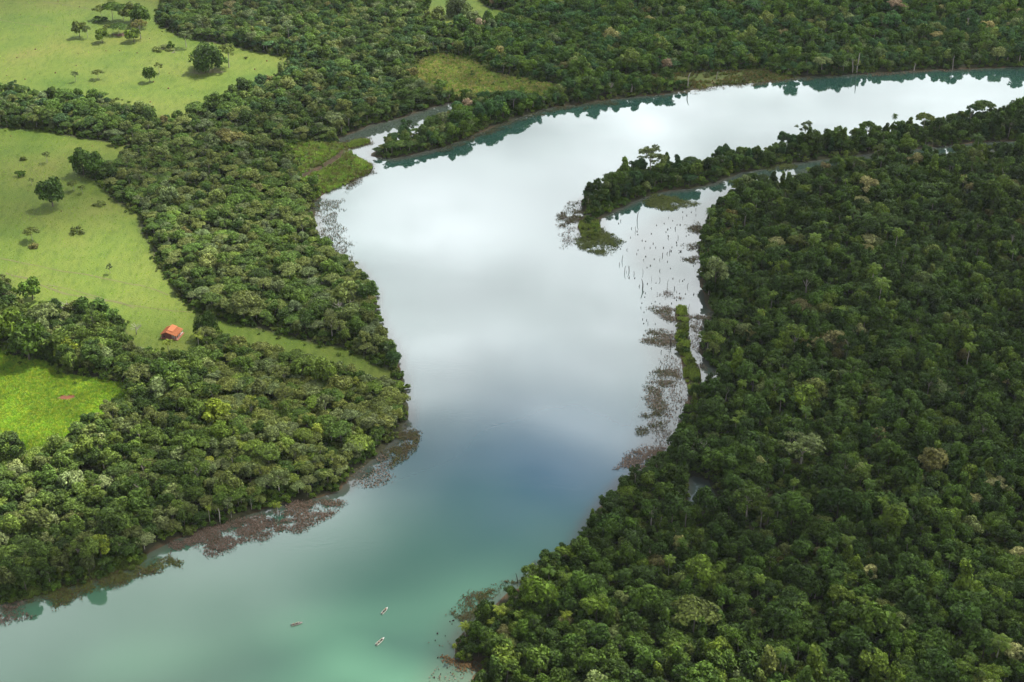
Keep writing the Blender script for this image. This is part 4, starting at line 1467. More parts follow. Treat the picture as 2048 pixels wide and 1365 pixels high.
MATS = [
    ([(-40, 1205), (55, 1200), (50, 1230), (20, 1244), (-40, 1250)], 2.2, 'brown floating plants at the left frame edge', BROWN, PINK),
    ([(60, 1193), (160, 1165), (250, 1135), (340, 1112), (360, 1124), (345, 1137), (280, 1155), (230, 1170), (150, 1184), (148, 1200), (115, 1217), (108, 1200), (60, 1204)], 2.4,
     'long brown and green mat of plants along the lower left shore', BROWN, GREEN),
    ([(350, 1085), (430, 1055), (520, 1035), (562, 1043), (555, 1065), (500, 1085), (440, 1112), (425, 1105), (400, 1095), (355, 1100)], 2.2, 'wide brown plant mat off the lower left wood', BROWN, PINK),
    ([(560, 1012), (620, 1002), (682, 1008), (655, 1030), (650, 1040), (600, 1059), (570, 1055)], 1.8, 'rounded brown plant mat with pale gaps off the left bank', PINK, BROWN),
    ([(690, 970), (720, 932), (765, 902), (790, 905), (775, 968), (740, 975), (700, 995)], 1.0, 'sparse pinkish plants in the small left bay', PINK, BROWN),
    ([(770, 905), (800, 880), (815, 845), (836, 868), (826, 900), (800, 925), (780, 935)], 2.4, 'green-edged plant mat at the headland of the left bank', DKGREEN, BROWN),
    ([(628, 400), (680, 402), (676, 440), (682, 470), (700, 490), (716, 530), (690, 525), (655, 512), (632, 450)], 1.0, 'ragged dark plants along the upper left shore', DKGREEN, BROWN),
    ([(690, 365), (745, 330), (752, 340), (720, 365), (690, 385)], 1.4, 'plants fringing the marsh point', DKGREEN, BROWN),
    ([(1112, 440), (1140, 408), (1166, 404), (1172, 440), (1150, 446), (1130, 452)], 1.8, 'dark round plant mat at the spit point', DKGREEN, BROWN),
    ([(1112, 452), (1150, 455), (1150, 475), (1130, 492), (1115, 470)], 0.7, 'sparse pinkish plants beside the spit point', PINK, BROWN),
    ([(1155, 468), (1200, 452), (1240, 484), (1216, 508), (1180, 506), (1158, 496)], 2.6, 'olive green plant mat below the spit point', GREEN, DKGREEN),
    ([(1292, 400), (1315, 390), (1360, 396), (1395, 408), (1340, 421), (1300, 416)], 2.8, 'bright olive plant mat in the inlet behind the spit', GREEN, DKGREEN),
    ([(1500, 336), (1560, 325), (1590, 334), (1540, 342)], 2.0, 'green plant mat in the dark channel', GREEN, DKGREEN),
    ([(1372, 452), (1392, 448), (1412, 455), (1408, 468), (1385, 464)], 1.8, 'upper of the dark plant mats at the forest corner', DKGREEN, BROWN),
    ([(1370, 492), (1395, 486), (1405, 496), (1380, 500)], 1.8, 'middle dark plant mat at the forest corner', DKGREEN, BROWN),
    ([(1368, 520), (1392, 513), (1402, 522), (1384, 527)], 1.6, 'lowest of the dark plant mats at the forest corner', DKGREEN, BROWN),
    ([(1300, 590), (1330, 588), (1358, 594), (1330, 600), (1304, 596)], 1.1, 'small pinkish plant mat in the lagoon', PINK, BROWN),
    ([(1296, 618), (1335, 614), (1368, 628), (1430, 632), (1425, 655), (1385, 662), (1350, 645), (1320, 632)], 1.5, 'broad olive and pink plant mat across the lagoon', DKGREEN, PINK),
    ([(1280, 684), (1300, 662), (1330, 656), (1350, 662), (1350, 690), (1325, 692)], 1.7, 'pointed green plant mat left of the reedy strip', DKGREEN, PINK),
    ([(1382, 640), (1430, 650), (1400, 690), (1425, 740), (1430, 765), (1408, 775), (1390, 730), (1382, 690)], 0.7, 'sparse plants between the reedy strip and the forest', PINK, BROWN),
    ([(1330, 700), (1366, 715), (1372, 790), (1362, 850), (1340, 910), (1290, 900), (1300, 850), (1330, 800), (1320, 740)], 0.6, 'sparse pinkish plants of the shallow flats', PINK, BROWN),
    ([(1292, 748), (1318, 734), (1350, 740), (1362, 756), (1335, 775), (1318, 800), (1300, 785)], 1.7, 'brown and green plant mat on the shallow flats', DKGREEN, PINK),
    ([(1296, 800), (1325, 790), (1335, 815), (1300, 828)], 1.5, 'small plant mat on the flats below the brown one', DKGREEN, PINK),
    ([(1284, 826), (1330, 820), (1320, 842), (1280, 838)], 1.4, 'second plant mat on the flats', BROWN, DKGREEN),
    ([(1272, 860), (1330, 845), (1325, 870), (1275, 872)], 1.4, 'third plant mat on the flats', BROWN, DKGREEN),
    ([(1238, 938), (1260, 905), (1290, 895), (1335, 895), (1340, 912), (1290, 936)], 1.6, 'brown plant mat at the foot of the flats', BROWN, PINK),
    ([(905, 1226), (930, 1197), (985, 1176), (1032, 1166), (1010, 1187), (975, 1202), (960, 1226), (925, 1237)], 2.2, 'dark brown reed bed off the lower right bank', BROWN, DKGREEN),
    ([(1066, 1140), (1075, 1121), (1110, 1108), (1155, 1095), (1160, 1106), (1120, 1122)], 1.8, 'brown plant mat in the right-bank notch', BROWN, PINK),
    ([(880, 1312), (912, 1316), (964, 1330), (955, 1340), (920, 1334), (890, 1322)], 2.4, 'orange-brown plants around the small point', (0.15, 0.085, 0.03), BROWN),
    ([(850, 1345), (900, 1330), (930, 1350), (945, 1375), (860, 1375)], 0.25, 'scattered dead leaves near the lower right point', PINK, BROWN),
    ([(870, 1290), (905, 1270), (905, 1300), (880, 1300)], 0.25, 'scattered floating debris above the small point', PINK, BROWN),
    ([(870, 300), (960, 267), (1060, 229), (1100, 217), (1170, 208), (1240, 198), (1238, 206), (1160, 217), (1120, 222), (1060, 236), (960, 276), (880, 304)], 1.0, 'brown plant fringe along the far bank', BROWN, DKGREEN),
    ([(1300, 191), (1440, 171), (1600, 156), (1690, 151), (1690, 157), (1600, 162), (1440, 179), (1300, 197)], 0.8, 'reddish plant fringe below the far forest', (0.12, 0.07, 0.035), DKGREEN),
    ([(1690, 150), (1920, 138), (1990, 137), (1920, 142), (1700, 156)], 0.7, 'thin rusty plant fringe at the upper right', (0.12, 0.07, 0.035), BROWN),
    ([(690, 285), (712, 278), (742, 276), (746, 290), (722, 296), (696, 300)], 1.4, 'plants around the small cove islet', GREEN, BROWN),
]
for i, mt in enumerate(MATS):
    plant_mat(mt[0], mt[1] * (4.0 if mt[1] > 1.2 else 2.2), mt[2], mt[3], mt[4], seed=i, fray=5.0 if mt[1] > 1.2 else 9.0)

# ------------------------------------------------------------------ drowned trunks
def snag_mesh(kind, seed):
    r = np.random.default_rng(700 + seed)
    mb = MB()
    if kind == 'stump':
        mb.tube([(0, 0, -1), (0, 0, 0.3), (0.05, 0, 0.85), (0.12, 0.03, 1.0)], [0.5, 0.42, 0.34, 0.2], 7)
    elif kind == 'post':
        mb.tube([(0, 0, -1), (0.02, 0, 0.3), (0.05 + r.normal(0, 0.05), r.normal(0, .05), 0.7), (r.normal(0, .1), r.normal(0, .1), 1.0)], [0.07, 0.06, 0.05, 0.025], 6)
    elif kind == 'curved':
        mb.tube([(0, 0, -1), (0.04, 0, 0.2), (0.03, 0, 0.5), (-0.03, 0.02, 0.75), (-0.10, 0.03, 1.0)], [0.06, 0.055, 0.045, 0.035, 0.02], 7)
    elif kind == 'forked':
        mb.tube([(0, 0, -1), (0.02, 0, 0.35), (-0.03, 0.02, 0.6)], [0.07, 0.06, 0.05], 6)
        mb.tube([(-0.03, 0.02, 0.58), (-0.14, 0.05, 0.85), (-0.16, 0.06, 1.0)], [0.045, 0.03, 0.015], 5)
        mb.tube([(-0.03, 0.02, 0.56), (0.08, -0.03, 0.78), (0.16, -0.05, 0.9)], [0.04, 0.025, 0.012], 5)
        mb.tube([(0.02, 0, 0.35), (0.12, 0.02, 0.45)], [0.03, 0.01], 5)
    elif kind == 'bare':      # a whole leafless tree, 1 m high
        mb.tube([(0, 0, -0.05), (0.01, 0, 0.4), (0.02, 0.01, 0.72), (0.0, 0, 1.0)], [0.028, 0.022, 0.014, 0.004], 6)
        for i in range(11):
            z = r.uniform(0.38, 0.9)
            a = r.uniform(0, 6.28)
            ln = 0.42 * (1.1 - z) + 0.08
            e = (math.cos(a) * ln, math.sin(a) * ln, z + ln * r.uniform(0.5, 1.1))
            mb.tube([(0.015, 0, z), (e[0] * .5, e[1] * .5, z + (e[2] - z) * .4), e], [0.011, 0.008, 0.003], 4, caps=False)
            for j in range(2):
                b = a + r.uniform(-0.9, 0.9)
                mb.tube([(e[0] * .5, e[1] * .5, z + (e[2] - z) * .4), (e[0] * .5 + math.cos(b) * .12, e[1] * .5 + math.sin(b) * .12, z + (e[2] - z) * .4 + .12)], [0.006, 0.002], 4, caps=False)
    return mb


SNAG = {}
for i, kd in enumerate(['stump', 'post', 'post2', 'curved', 'forked', 'bare', 'bare2']):
    mb = snag_mesh(kd.rstrip('2'), i)
    SNAG[kd] = (mb.mesh('drowned_' + kd, M_DEAD, True), mb.mesh('bare_' + kd, M_PALEBARK, True))


def snag(u, v, hpx, kd, label, group=None, wide=1.0, pale=False, lean=0.0, name='dead_trunk', z=0.0, rz=None):
    p = gp(u, v, z)
    h = hpx / ppm(v) / math.cos(pitch_at(v))
    rng = np.random.default_rng(int(u * 31 + v * 17))
    o = link(name, SNAG[kd][1 if pale else 0])
    o.location = (p[0], p[1], z)
    w = {'stump': 1.0, 'post': max(4.0, h), 'post2': max(4.0, h), 'curved': h, 'forked': max(h, 3.0), 'bare': h, 'bare2': h}[kd] * wide
    o.scale = (w, w, h)
    o.rotation_euler = (rng.normal(0, 0.05), lean + rng.normal(0, 0.05), rng.uniform(-0.6, 0.6) if rz is None else rz)
    return tag(o, label, 'dead tree', group)


STUMPS4 = [(30, 355), (107, 415), (318, 560), (430, 620), (1320, 240), (1490, 245), (1400, 310), (1320, 355), (1045, 355), (1125, 410), (960, 465), (1210, 490), (1175, 580), (1085, 550),
           (1030, 580), (1390, 710), (1440, 685), (1200, 835), (1340, 855), (1205, 890), (1450, 970), (570, 940), (450, 985), (230, 980), (110, 960), (55, 935), (425, 1060), (765, 1160),
           (555, 1180), (870, 1175), (1315, 1165), (1025, 1210), (600, 1110), (685, 940), (745, 860), (945, 940), (445, 680), (305, 740), (810, 500), (1270, 495), (1575, 300), (1575, 190),
           (1095, 1005), (930, 1055), (530, 800), (600, 810), (710, 665), (995, 630), (1035, 705), (1035, 745), (70, 465), (790, 930), (1110, 930), (925, 1110)]
STUMPS5 = [(220, 240), (470, 515), (560, 630), (590, 650), (580, 730), (525, 848), (630, 470), (705, 560), (820, 655), (800, 455), (1255, 415), (1320, 415), (1375, 670), (715, 855), (875, 858),
           (1105, 855), (1200, 790), (500, 935), (565, 1025), (540, 1165), (610, 1180), (1350, 385), (1130, 370), (870, 220), (690, 120), (625, 155), (1080, 170), (1530, 120), (275, 355), (385, 360),
           (1260, 660), (1535, 680), (785, 820), (640, 1245), (560, 1245), (785, 1255), (1140, 1195)]
STUMPS7 = [(390, 135), (440, 120), (463, 115), (295, 415), (430, 185), (100, 505), (335, 1040), (85, 1230), (395, 1130), (635, 125), (150, 845), (210, 1160)]
k = 0
for lst, ou, ov in ((STUMPS4, 1230, 400), (STUMPS5, 1230, 520), (STUMPS7, 860, 1230)):
    for (a, b) in lst:
        rr = np.random.default_rng(a * 7 + b)
        kd = 'stump' if rr.random() < 0.7 else 'post'
        near_pt = ov == 1230
        snag(ou + a / 9.752, ov + b / 9.752, rr.uniform(1.4, 2.6) if kd == 'stump' else rr.uniform(2.5, 5), kd,
             'short dark stump poking out of the water by the lower right point' if near_pt else 'short dark stump standing in the shallow lagoon',
             'stumps by the lower right point' if near_pt else 'drowned stumps in the lagoon', wide=rr.uniform(0.5, 0.95))
BIG = [
    (1284.5, 578, 25, 'curved', 'tall curved dead trunk, largest in the lagoon', 1.15), (1286, 547, 12, 'curved', 'bent thin dead trunk behind the tallest lagoon trunk', .8),
    (1258, 543, 15, 'forked', 'forked dead trunk at the left of the lagoon', 1.), (1268, 549, 8, 'forked', 'smaller forked dead trunk beside the forked one', 1.),
    (1244, 522, 15, 'post', 'slim leaning dead trunk at the lagoon mouth', .8), (1239, 530, 8, 'post', 'short pole at the lagoon mouth', .8), (1249, 545, 17, 'post2', 'straight thin pole at the lagoon mouth', .7),
    (1274, 441, 24, 'post2', 'tall thin pole near the spit reflections', .6), (1271, 462, 12, 'post', 'thin pole below the tall one near the spit', .6),
    (1347, 415, 9, 'post', 'upright post by the olive plant mat', 1.2), (1356, 477, 8, 'forked', 'broken dead trunk in the upper lagoon', 1.), (1350, 458, 7, 'post', 'pointed dead post in the upper lagoon', 1.2),
    (1339, 505, 9, 'post', 'reddish leaning post in the mid lagoon', 1.), (1334, 508, 6, 'post2', 'short leaning post beside the reddish one', 1.), (1361, 504, 4, 'forked', 'uprooted root plate lying in the lagoon', 3.5),
    (1320, 562, 9, 'forked', 'cross-shaped dead trunk in the lagoon', 1.), (1334, 578, 24, 'post2', 'very thin tall pole in the lagoon', .4), (1303, 560, 10, 'curved', 'thin bent snag in the lagoon', .7),
    (1349, 579, 9, 'post', 'slanting post near the lagoon middle', 1.), (1375, 574, 10, 'post2', 'thin post toward the forest side of the lagoon', .7), (1377, 618, 14, 'post', 'post standing over the broad plant mat', .7),
    (1341, 692, 22, 'forked', 'dark snag left of the reedy strip', 1.), (1378, 683, 15, 'forked', 'forked snag right of the reedy strip', .9), (1372, 676, 8, 'post', 'thin snag at the reedy strip edge', .9),
    (1322, 705, 6, 'post', 'small leaning snag on the flats', 1.), (1332, 736, 9, 'post2', 'upright snag on the brown plant mat', 1.2), (1361, 822, 11, 'post', 'dead post at the shore of the flats', .9),
    (1034, 1166, 22, 'curved', 'slender dead trunk leaning out by the lower right bank', .8),
    (875, 1268, 3, 'stump', 'big round stump off the lower right point', 1.1), (917, 1337, 4, 'stump', 'stump below the small point', 1.3),
    (767, 308, 12, 'post', 'dead post off the tip of the cove spit', .8),
]
for (u, v, h, kd, lab, w) in BIG:
    snag(u, v, h * (0.8 if v < 700 else 0.9), kd, lab, wide=w * 0.85)
BARE = [
    (1262, 186, 20, 'post', 'pale thick dead trunk on the far bank', 1.5), (1222, 192, 26, 'bare', 'slim bare tree with a tuft on the far bank', .8), (1375, 176, 30, 'post2', 'tall thin dead trunk on the far bank', .6),
    (1705, 146, 30, 'forked', 'leaning pale dead trunk at the far waterline', .45), (1713, 145, 38, 'post', 'tall pale dead trunk at the far waterline', .5), (1905, 138, 26, 'post2', 'dead pole before the far forest', .5),
    (1828, 140, 14, 'post', 'short dead trunk before the far forest', .9), (1087, 210, 18, 'post', 'thin dead trunk by the brown fringe', .7), (1432, 160, 16, 'post', 'dead trunk on the brown far shore', .7),
    (945, 215, 26, 'bare2', 'small bare grey tree at the cove head', .9), (1408, 925, 40, 'bare', 'bare grey tree at the sharp bend of the shore', 1.), (1460, 418, 26, 'bare2', 'bare tree at the top left of the dark forest', 1.1),
    (1640, 470, 32, 'bare', 'whitish bare tree in the upper dark forest', 1.1), (140, 645, 46, 'bare2', 'pale leafless tree at the back of the grove', 1.), (273, 672, 24, 'bare', 'dry spreading bush left of the house', 1.6),
    (440, 1045, 30, 'post', 'pale dead trunk beside the slender palm', .5), (186, 1140, 22, 'post2', 'white dead trunk on the lower left bank', .6), (680, 640, 34, 'bare', 'grey bare tree in the middle left wood', 1.1),
    (700, 628, 30, 'bare2', 'grey leafless tree beside the bare middle wood tree', 1.1), (1500, 1185, 38, 'bare', 'bare branched tree in the lower forest', 1.), (1560, 760, 30, 'post', 'pale stem leaning in the dark forest', .5),
    (1880, 640, 34, 'bare2', 'bare tree at the right of the dark forest', 1.), (80, 1155, 22, 'bare', 'dead branches at the lower left waterline', 1.2), (1575, 365, 24, 'forked', 'bare stems by the dark channel', .8),
]
for (u, v, h, kd, lab, w) in BARE:
    snag(u, v, h, kd, lab, wide=w, pale=True, name='bare_tree', z=0.8)
o = snag(342, 107, 10, 'forked', 'fallen white branch lying in the upper pasture', wide=1.6, pale=True, name='fallen_branch', z=1.1)
o.rotation_euler = (0.3, 1.2, 0.4)

# ------------------------------------------------------------------ termite mounds
M_MOUND = simple('termite_earth', (0.085, 0.038, 0.022), 0.95, 0.35, 3.0)
mb = MB()
prof = [(-0.3, 1.15), (0.1, 1.0), (0.5, 0.78), (0.85, 0.45), (1.0, 0.12)]
V, Fq = [], []
rr = np.random.default_rng(5)
for z, r in prof:
    for k in range(9):
        t = 2 * math.pi * k / 9
        q = r * rr.uniform(0.82, 1.15)
        V.append((q * math.cos(t), q * math.sin(t), z + rr.normal(0, 0.04)))
for i in range(len(prof) - 1):
    for k in range(9):
        Fq.append((i * 9 + k, i * 9 + (k + 1) % 9, (i + 1) * 9 + (k + 1) % 9, (i + 1) * 9 + k))
Fq.append(tuple((len(prof) - 1) * 9 + k for k in range(9)))
mb.add(V, Fq)
MOUND = mb.mesh('termite_mound', M_MOUND, True)
MOUNDS = [(122, 90), (208, 293), (457, 317), (447, 387), (40, 445), (232, 435), (803, 314), (1033, 342), (417, 187), (898, 482), (148, 467), (1560, 360), (465, 44), (155, 87), (325, 430), (100, 340),
          (875, 230), (920, 255), (990, 432), (1490, 408), (340, 10), (700, 300), (620, 300), (985, 520), (880, 600), (1120, 560)]
MOUNDS2 = [(63, 802), (148, 837), (290, 850), (380, 905), (225, 825), (540, 860), (420, 828), (360, 1240), (430, 1220), (600, 1195), (540, 1168), (165, 1120)]
for i, (a, b) in enumerate(MOUNDS + MOUNDS2):
    p = gp(a / 2.923, b / 2.923, 0.9)
    r = np.random.default_rng(a + b)
    o = link('termite_mound', MOUND)
    s = r.uniform(0.5, 1.0)
    o.location = (p[0], p[1], 0.95)
    o.scale = (s, s, s * r.uniform(0.9, 1.5))
    o.rotation_euler = (0, 0, r.uniform(0, 6))
    tag(o, 'small dark termite mound in the upper pasture' if i < len(MOUNDS) else 'small dark termite mound in the middle pasture', 'mound',
        'termite mounds of the upper pasture' if i < len(MOUNDS) else 'termite mounds of the middle pasture')

# ------------------------------------------------------------------ tracks and bare earth
def drape(name, pts, width, mat, label, seed=0, lift=0.05):
    q = np.array([gp(u, v, 0.9)[:2] for u, v in pts])
    seg = np.concatenate([[0], np.cumsum(np.hypot(*np.diff(q, axis=0).T))])
    s = np.arange(0, seg[-1], 2.5)
    x, y = np.interp(s, seg, q[:, 0]), np.interp(s, seg, q[:, 1])
    x = x + (vnoise(s, s * 0, 14, seed) - .5) * 2.0
    y = y + (vnoise(s, s * 0, 11, seed + 1) - .5) * 2.0
    dx, dy = np.gradient(x), np.gradient(y)
    L = np.hypot(dx, dy)
    nx_, ny_ = -dy / L, dx / L
    w = width * (0.55 + 0.9 * vnoise(s, s * 0, 9, seed + 2))
    rows = []
    for k in (-0.5, 0.0, 0.5):
        P = np.stack([x + nx_ * w * k, y + ny_ * w * k], 1)
        rows.append(np.concatenate([P, (ground_z(P[:, 0], P[:, 1], land_sd(P)) + lift)[:, None]], 1))
    n = len(s)
    V = np.concatenate(rows)
    i = np.arange(n - 1)
    F = np.concatenate([np.stack([i + k * n, i + 1 + k * n, i + 1 + (k + 1) * n, i + (k + 1) * n], 1)[:, ::-1] for k in (0, 1)])
    o = link(name, mesh_np(name, V, F, [mat]))
    return tag(o, label, kind='structure')


M_DIRT = simple('dry_dirt', (0.085, 0.085, 0.03), 0.95, 0.35, 0.15)
M_RED = simple('red_earth', (0.085, 0.030, 0.013), 0.95, 0.4, 0.3)
drape('dirt_track', [(-40, 512), (0, 519), (60, 530), (130, 546), (200, 557), (280, 573), (340, 592)], 1.1, M_DIRT, 'thin dirt track crossing the middle pasture', 1)
drape('cattle_path', [(10, 548), (60, 562), (95, 578), (130, 590), (180, 598), (230, 605), (270, 618)], 1.6, M_DIRT, 'worn cattle path behind the grove', 5)
drape('cattle_path', [(95, 572), (150, 585), (200, 596), (250, 612), (330, 622), (390, 628)], 0.9, M_DIRT, 'faint cattle path leading to the lane', 9)
drape('hill_track', [(-40, 34), (0, 41), (50, 50), (100, 56)], 1.2, M_DIRT, 'thin track at the left of the upper pasture', 13)
drape('hill_track', [(70, 0), (120, 10), (165, 16), (190, 22)], 1.2, M_DIRT, 'thin track crossing toward the pasture grove', 17)


def earth_patch(u, v, rx, ry, label, seed, mat=None):
    c = gp(u, v, 0.9)[:2]
    V = [(c[0], c[1])]
    n = 28
    for k in range(n):
        t = 2 * math.pi * k / n
        r = 0.35 + 1.1 * float(vnoise(np.array(3 * math.cos(t)), np.array(3 * math.sin(t)), 0.9, seed))
        V.append((c[0] + rx * r * math.cos(t), c[1] + ry * r * math.sin(t)))
    V = np.array(V)
    z = ground_z(V[:, 0], V[:, 1], land_sd(V)) + 0.06
    me = mesh_np('bare_earth', np.concatenate([V, z[:, None]], 1), np.array([(0, 1 + k, 1 + (k + 1) % n) for k in range(n)]), [mat or M_RED])
    tag(link('bare_earth', me), label, kind='structure')


earth_patch(134, 797, 5.5, 3.2, 'patch of bare red earth in the bright near field', 1)
earth_patch(240, 71, 6, 6, 'trodden brown earth under the pasture grove', 2, simple('brown_earth', (0.085, 0.05, 0.032), 0.95, 0.4, 0.3))
earth_patch(418, 144, 15, 7, 'trodden brown earth around the dense domed tree', 3, M_DIRT)

# ------------------------------------------------------------------ house
M_TILE = simple('clay_tiles', (0.32, 0.115, 0.048), 0.85, 0.28, 3.0, 0.15)
M_BRICK = simple('red_brick', (0.17, 0.062, 0.05), 0.9, 0.25, 4.0)
M_WHITE = simple('white_wash', (0.62, 0.60, 0.56), 0.8, 0.12, 2.0)
M_SLAB = simple('porch_brick', (0.26, 0.10, 0.06), 0.85, 0.2, 3.0)
M_DARKW = simple('dark_wood', (0.05, 0.035, 0.025), 0.7, 0.3, 3.0)
M_GLASS = simple('window_glass', (0.02, 0.025, 0.03), 0.12, 0.1, 1.0, 0.5)


def house():
    c0 = gp(338, 675)
    zg = float(ground_z(c0[:1], c0[1:2], land_sd(c0[None, :2]))[0])
    G, B = Vector(gp(332.4, 664.7, 4.8 + zg)), Vector(gp(344.5, 650.8, 4.8 + zg))
    e2 = (G - B)
    Ln = e2.length
    e2.normalize()
    e1 = Vector((-e2.y, e2.x, 0))
    RW = (Vector(gp(354, 672.7, 2.8 + zg)) - G).dot(e1)
    LW = -(Vector(gp(321.8, 666.9, 3.0 + zg)) - G).dot(e1)
    root = empty('farm_house', ((G.x + B.x) / 2, (G.y + B.y) / 2, zg), math.atan2(-e2.x, e2.y) + math.pi)
    # local frame: +x across towards the right eave when seen from the camera, -y towards the camera
    root.rotation_euler[2] = math.atan2(e1.y, e1.x)
    tag(root, 'small farmhouse with an orange tiled roof and red brick walls', 'house')
    y0, y1 = -Ln / 2, Ln / 2                       # front gable, back gable
    zr, zl, zrr = 4.8, 3.0, 2.8
    xl, xr = -LW, RW

    def slab(name, pts, th, mat, par):
        mb = MB()
        nrm = (Vector(pts[1]) - Vector(pts[0])).cross(Vector(pts[2]) - Vector(pts[0])).normalized()
        V = [Vector(p) for p in pts] + [Vector(p) - nrm * th for p in pts]
        n = len(pts)
        F = [tuple(range(n)), tuple(range(2 * n - 1, n - 1, -1))] + [(i, i + n, (i + 1) % n + n, (i + 1) % n) for i in range(n)]
        mb.add(V, F)
        return mb.build(name, mat, par)

    o1, o2 = 0.5, 0.5
    rf = slab('roof', [(0, y0 - o1, zr), (xr, y0 - o1, zrr), (xr, y1 + o2, zrr), (0, y1 + o2, zr)], 0.16, M_TILE, root)
    slab('roof_slope', [(xl, y0 - o1, zl), (-0.01, y0 - o1, zr), (-0.01, y1 + o2, zr), (xl, y1 + o2, zl)], 0.16, M_TILE, root)
    # raised upper roof with a dark gap under its eave
    xa, za = xr * 0.48, zr + (zrr - zr) * 0.48
    slab('raised_roof', [(-0.25, y0 + Ln * 0.22, zr + 0.42), (xa, y0 + Ln * 0.22, za + 0.45), (xa, y1 + o2 - 0.05, za + 0.45), (-0.25, y1 + o2 - 0.05, zr + 0.42)], 0.16, M_TILE, root)
    mb = MB()
    mb.box((xa - 0.3, (y0 + Ln * 0.22 + y1) / 2 + 0.1, za + 0.18), (0.1, Ln * 0.74, 0.3))
    mb.build('roof_vent', M_DARKW, root)
    mb = MB()
    mb.tube([(-0.005, y0 - o1, zr + 0.04), (-0.005, y0 + Ln * 0.2, zr + 0.04)], [0.14, 0.14], 8)
    mb.build('ridge_tile', M_TILE, rf)
    # tile courses run down the slopes
    for side, (xe, ze, m_) in (('r', (xr, zrr, 11)), ('l', (xl, zl, 11))):
        mb = MB()
        for k in range(22):
            yy = y0 - o1 + 0.2 + k * (Ln + 0.6) / 22
            mb.tube([(0.06 if side == 'r' else -0.06, yy, zr - 0.01), (xe, yy, ze + 0.02)], [0.07, 0.07], 5)
        o = mb.build('tile_rows', M_TILE, rf)
    # floor, walls
    mb = MB()
    mb.box(((xl + xr) / 2 + 0.2, 0, 0.12), (xr - xl + 0.6, Ln + 0.9, 0.34))
    mb.build('porch_floor', M_SLAB, root)
    wl_x = xl + 0.5
    wr_x = xr * 0.45

    def wall(name, p, q, mat, ztop_p, ztop_q, th=0.2):
        mb = MB()
        p, q = Vector((*p, 0.29)), Vector((*q, 0.29))
        d = (q - p).normalized()
        s = Vector((-d.y, d.x, 0)) * th / 2
        V = [p + s, q + s, q - s, p - s]
        V += [Vector((V[0].x, V[0].y, ztop_p)), Vector((V[1].x, V[1].y, ztop_q)), Vector((V[2].x, V[2].y, ztop_q)), Vector((V[3].x, V[3].y, ztop_p))]
        mb.add(V, [(3, 2, 1, 0), (4, 5, 6, 7), (0, 1, 5, 4), (1, 2, 6, 5), (2, 3, 7, 6), (3, 0, 4, 7)])
        return mb.build(name, mat, root)

    sl = (zr - zl) / -xl
    srr = (zrr - zr) / xr
    zl_w = zl + sl * 0.5 - 0.28
    wf = wall('wall', (wl_x, y0 + 0.4), (0, y0 + 0.4), M_BRICK, zl_w, zr - 0.3)
    wall('wall', (0.002, y0 + 0.4), (wr_x, y0 + 0.4), M_BRICK, zr - 0.3, zr + srr * wr_x - 0.3)
    wall('wall', (wl_x, y1 - 0.4), (0, y1 - 0.4), M_BRICK, zl_w, zr - 0.3)
    wall('wall', (0.002, y1 - 0.4), (wr_x, y1 - 0.4), M_WHITE, zr - 0.3, zr + srr * wr_x - 0.3)
    wall('wall', (wl_x, y0 + 0.52), (wl_x, y1 - 0.52), M_BRICK, zl_w, zl_w)
    ww = wall('wall', (wr_x, y0 + 0.52), (wr_x, y1 - 0.52), M_WHITE, zr + srr * wr_x - 0.3, zr + srr * wr_x - 0.3)
    for yy in (-Ln * 0.22, Ln * 0.24):
        mb = MB()
        mb.box((wr_x + 0.12, yy, 1.6), (0.08, 1.1, 1.1))
        w_ = mb.build('window', M_DARKW, root)
        mb = MB()
        mb.box((wr_x + 0.17, yy, 1.6), (0.04, 0.9, 0.9))
        mb.build('pane', M_GLASS, w_)
    mb = MB()
    mb.box((wr_x + 0.12, 0, 1.3), (0.08, 0.95, 2.0))
    d_ = mb.build('door', M_DARKW, root)
    mb = MB()
    mb.box((wr_x + 0.18, 0.35, 1.3), (0.05, 0.06, 0.14))
    mb.build('handle', M_WHITE, d_)
    mb = MB()
    mb.box((xl * 0.45, y0 + 0.27, 1.6), (1.1, 0.08, 1.0))
    w_ = mb.build('window', M_DARKW, root)
    mb = MB()
    mb.box((xl * 0.45, y0 + 0.22, 1.6), (0.9, 0.04, 0.8))
    mb.build('pane', M_GLASS, w_)
    for i in range(4):
        yy = y0 + 0.2 + i * (Ln - 0.4) / 3
        mb = MB()
        mb.box((xr - 0.35, yy, (0.29 + zrr + 0.0) / 2), (0.22, 0.22, zrr - 0.12 - 0.29))
        mb.build('porch_post', M_WHITE, root)
    for xx in (wr_x + (xr - wr_x) * 0.5,):
        mb = MB()
        mb.box((xx, y0 + 0.2, 1.4), (0.2, 0.2, 2.2))
        mb.build('porch_post', M_WHITE, root)
    mb = MB()
    mb.box((xr - 0.35, y1 * 0.5, 0.85), (0.1, Ln * 0.45, 0.5))
    mb.build('railing', M_WHITE, root)


house()

# ------------------------------------------------------------------ boats and their crews
M_HULL = simple('boat_paint', (0.62, 0.60, 0.54), 0.45, 0.12, 3.0, 0.4)
M_INNER = simple('boat_inside', (0.36, 0.33, 0.28), 0.7, 0.2, 4.0)
M_BENCH = simple('boat_bench', (0.30, 0.22, 0.15), 0.7, 0.2, 4.0)
M_MOTOR = simple('motor_black', (0.02, 0.02, 0.022), 0.4, 0.2, 3.0, 0.5)
M_RIM = simple('rub_rail', (0.16, 0.07, 0.06), 0.6, 0.2, 3.0)
SKIN = simple('skin', (0.28, 0.15, 0.09), 0.6, 0.1, 3.0)
TROUSER = simple('dark_trousers', (0.03, 0.035, 0.05), 0.9, 0.2, 4.0)


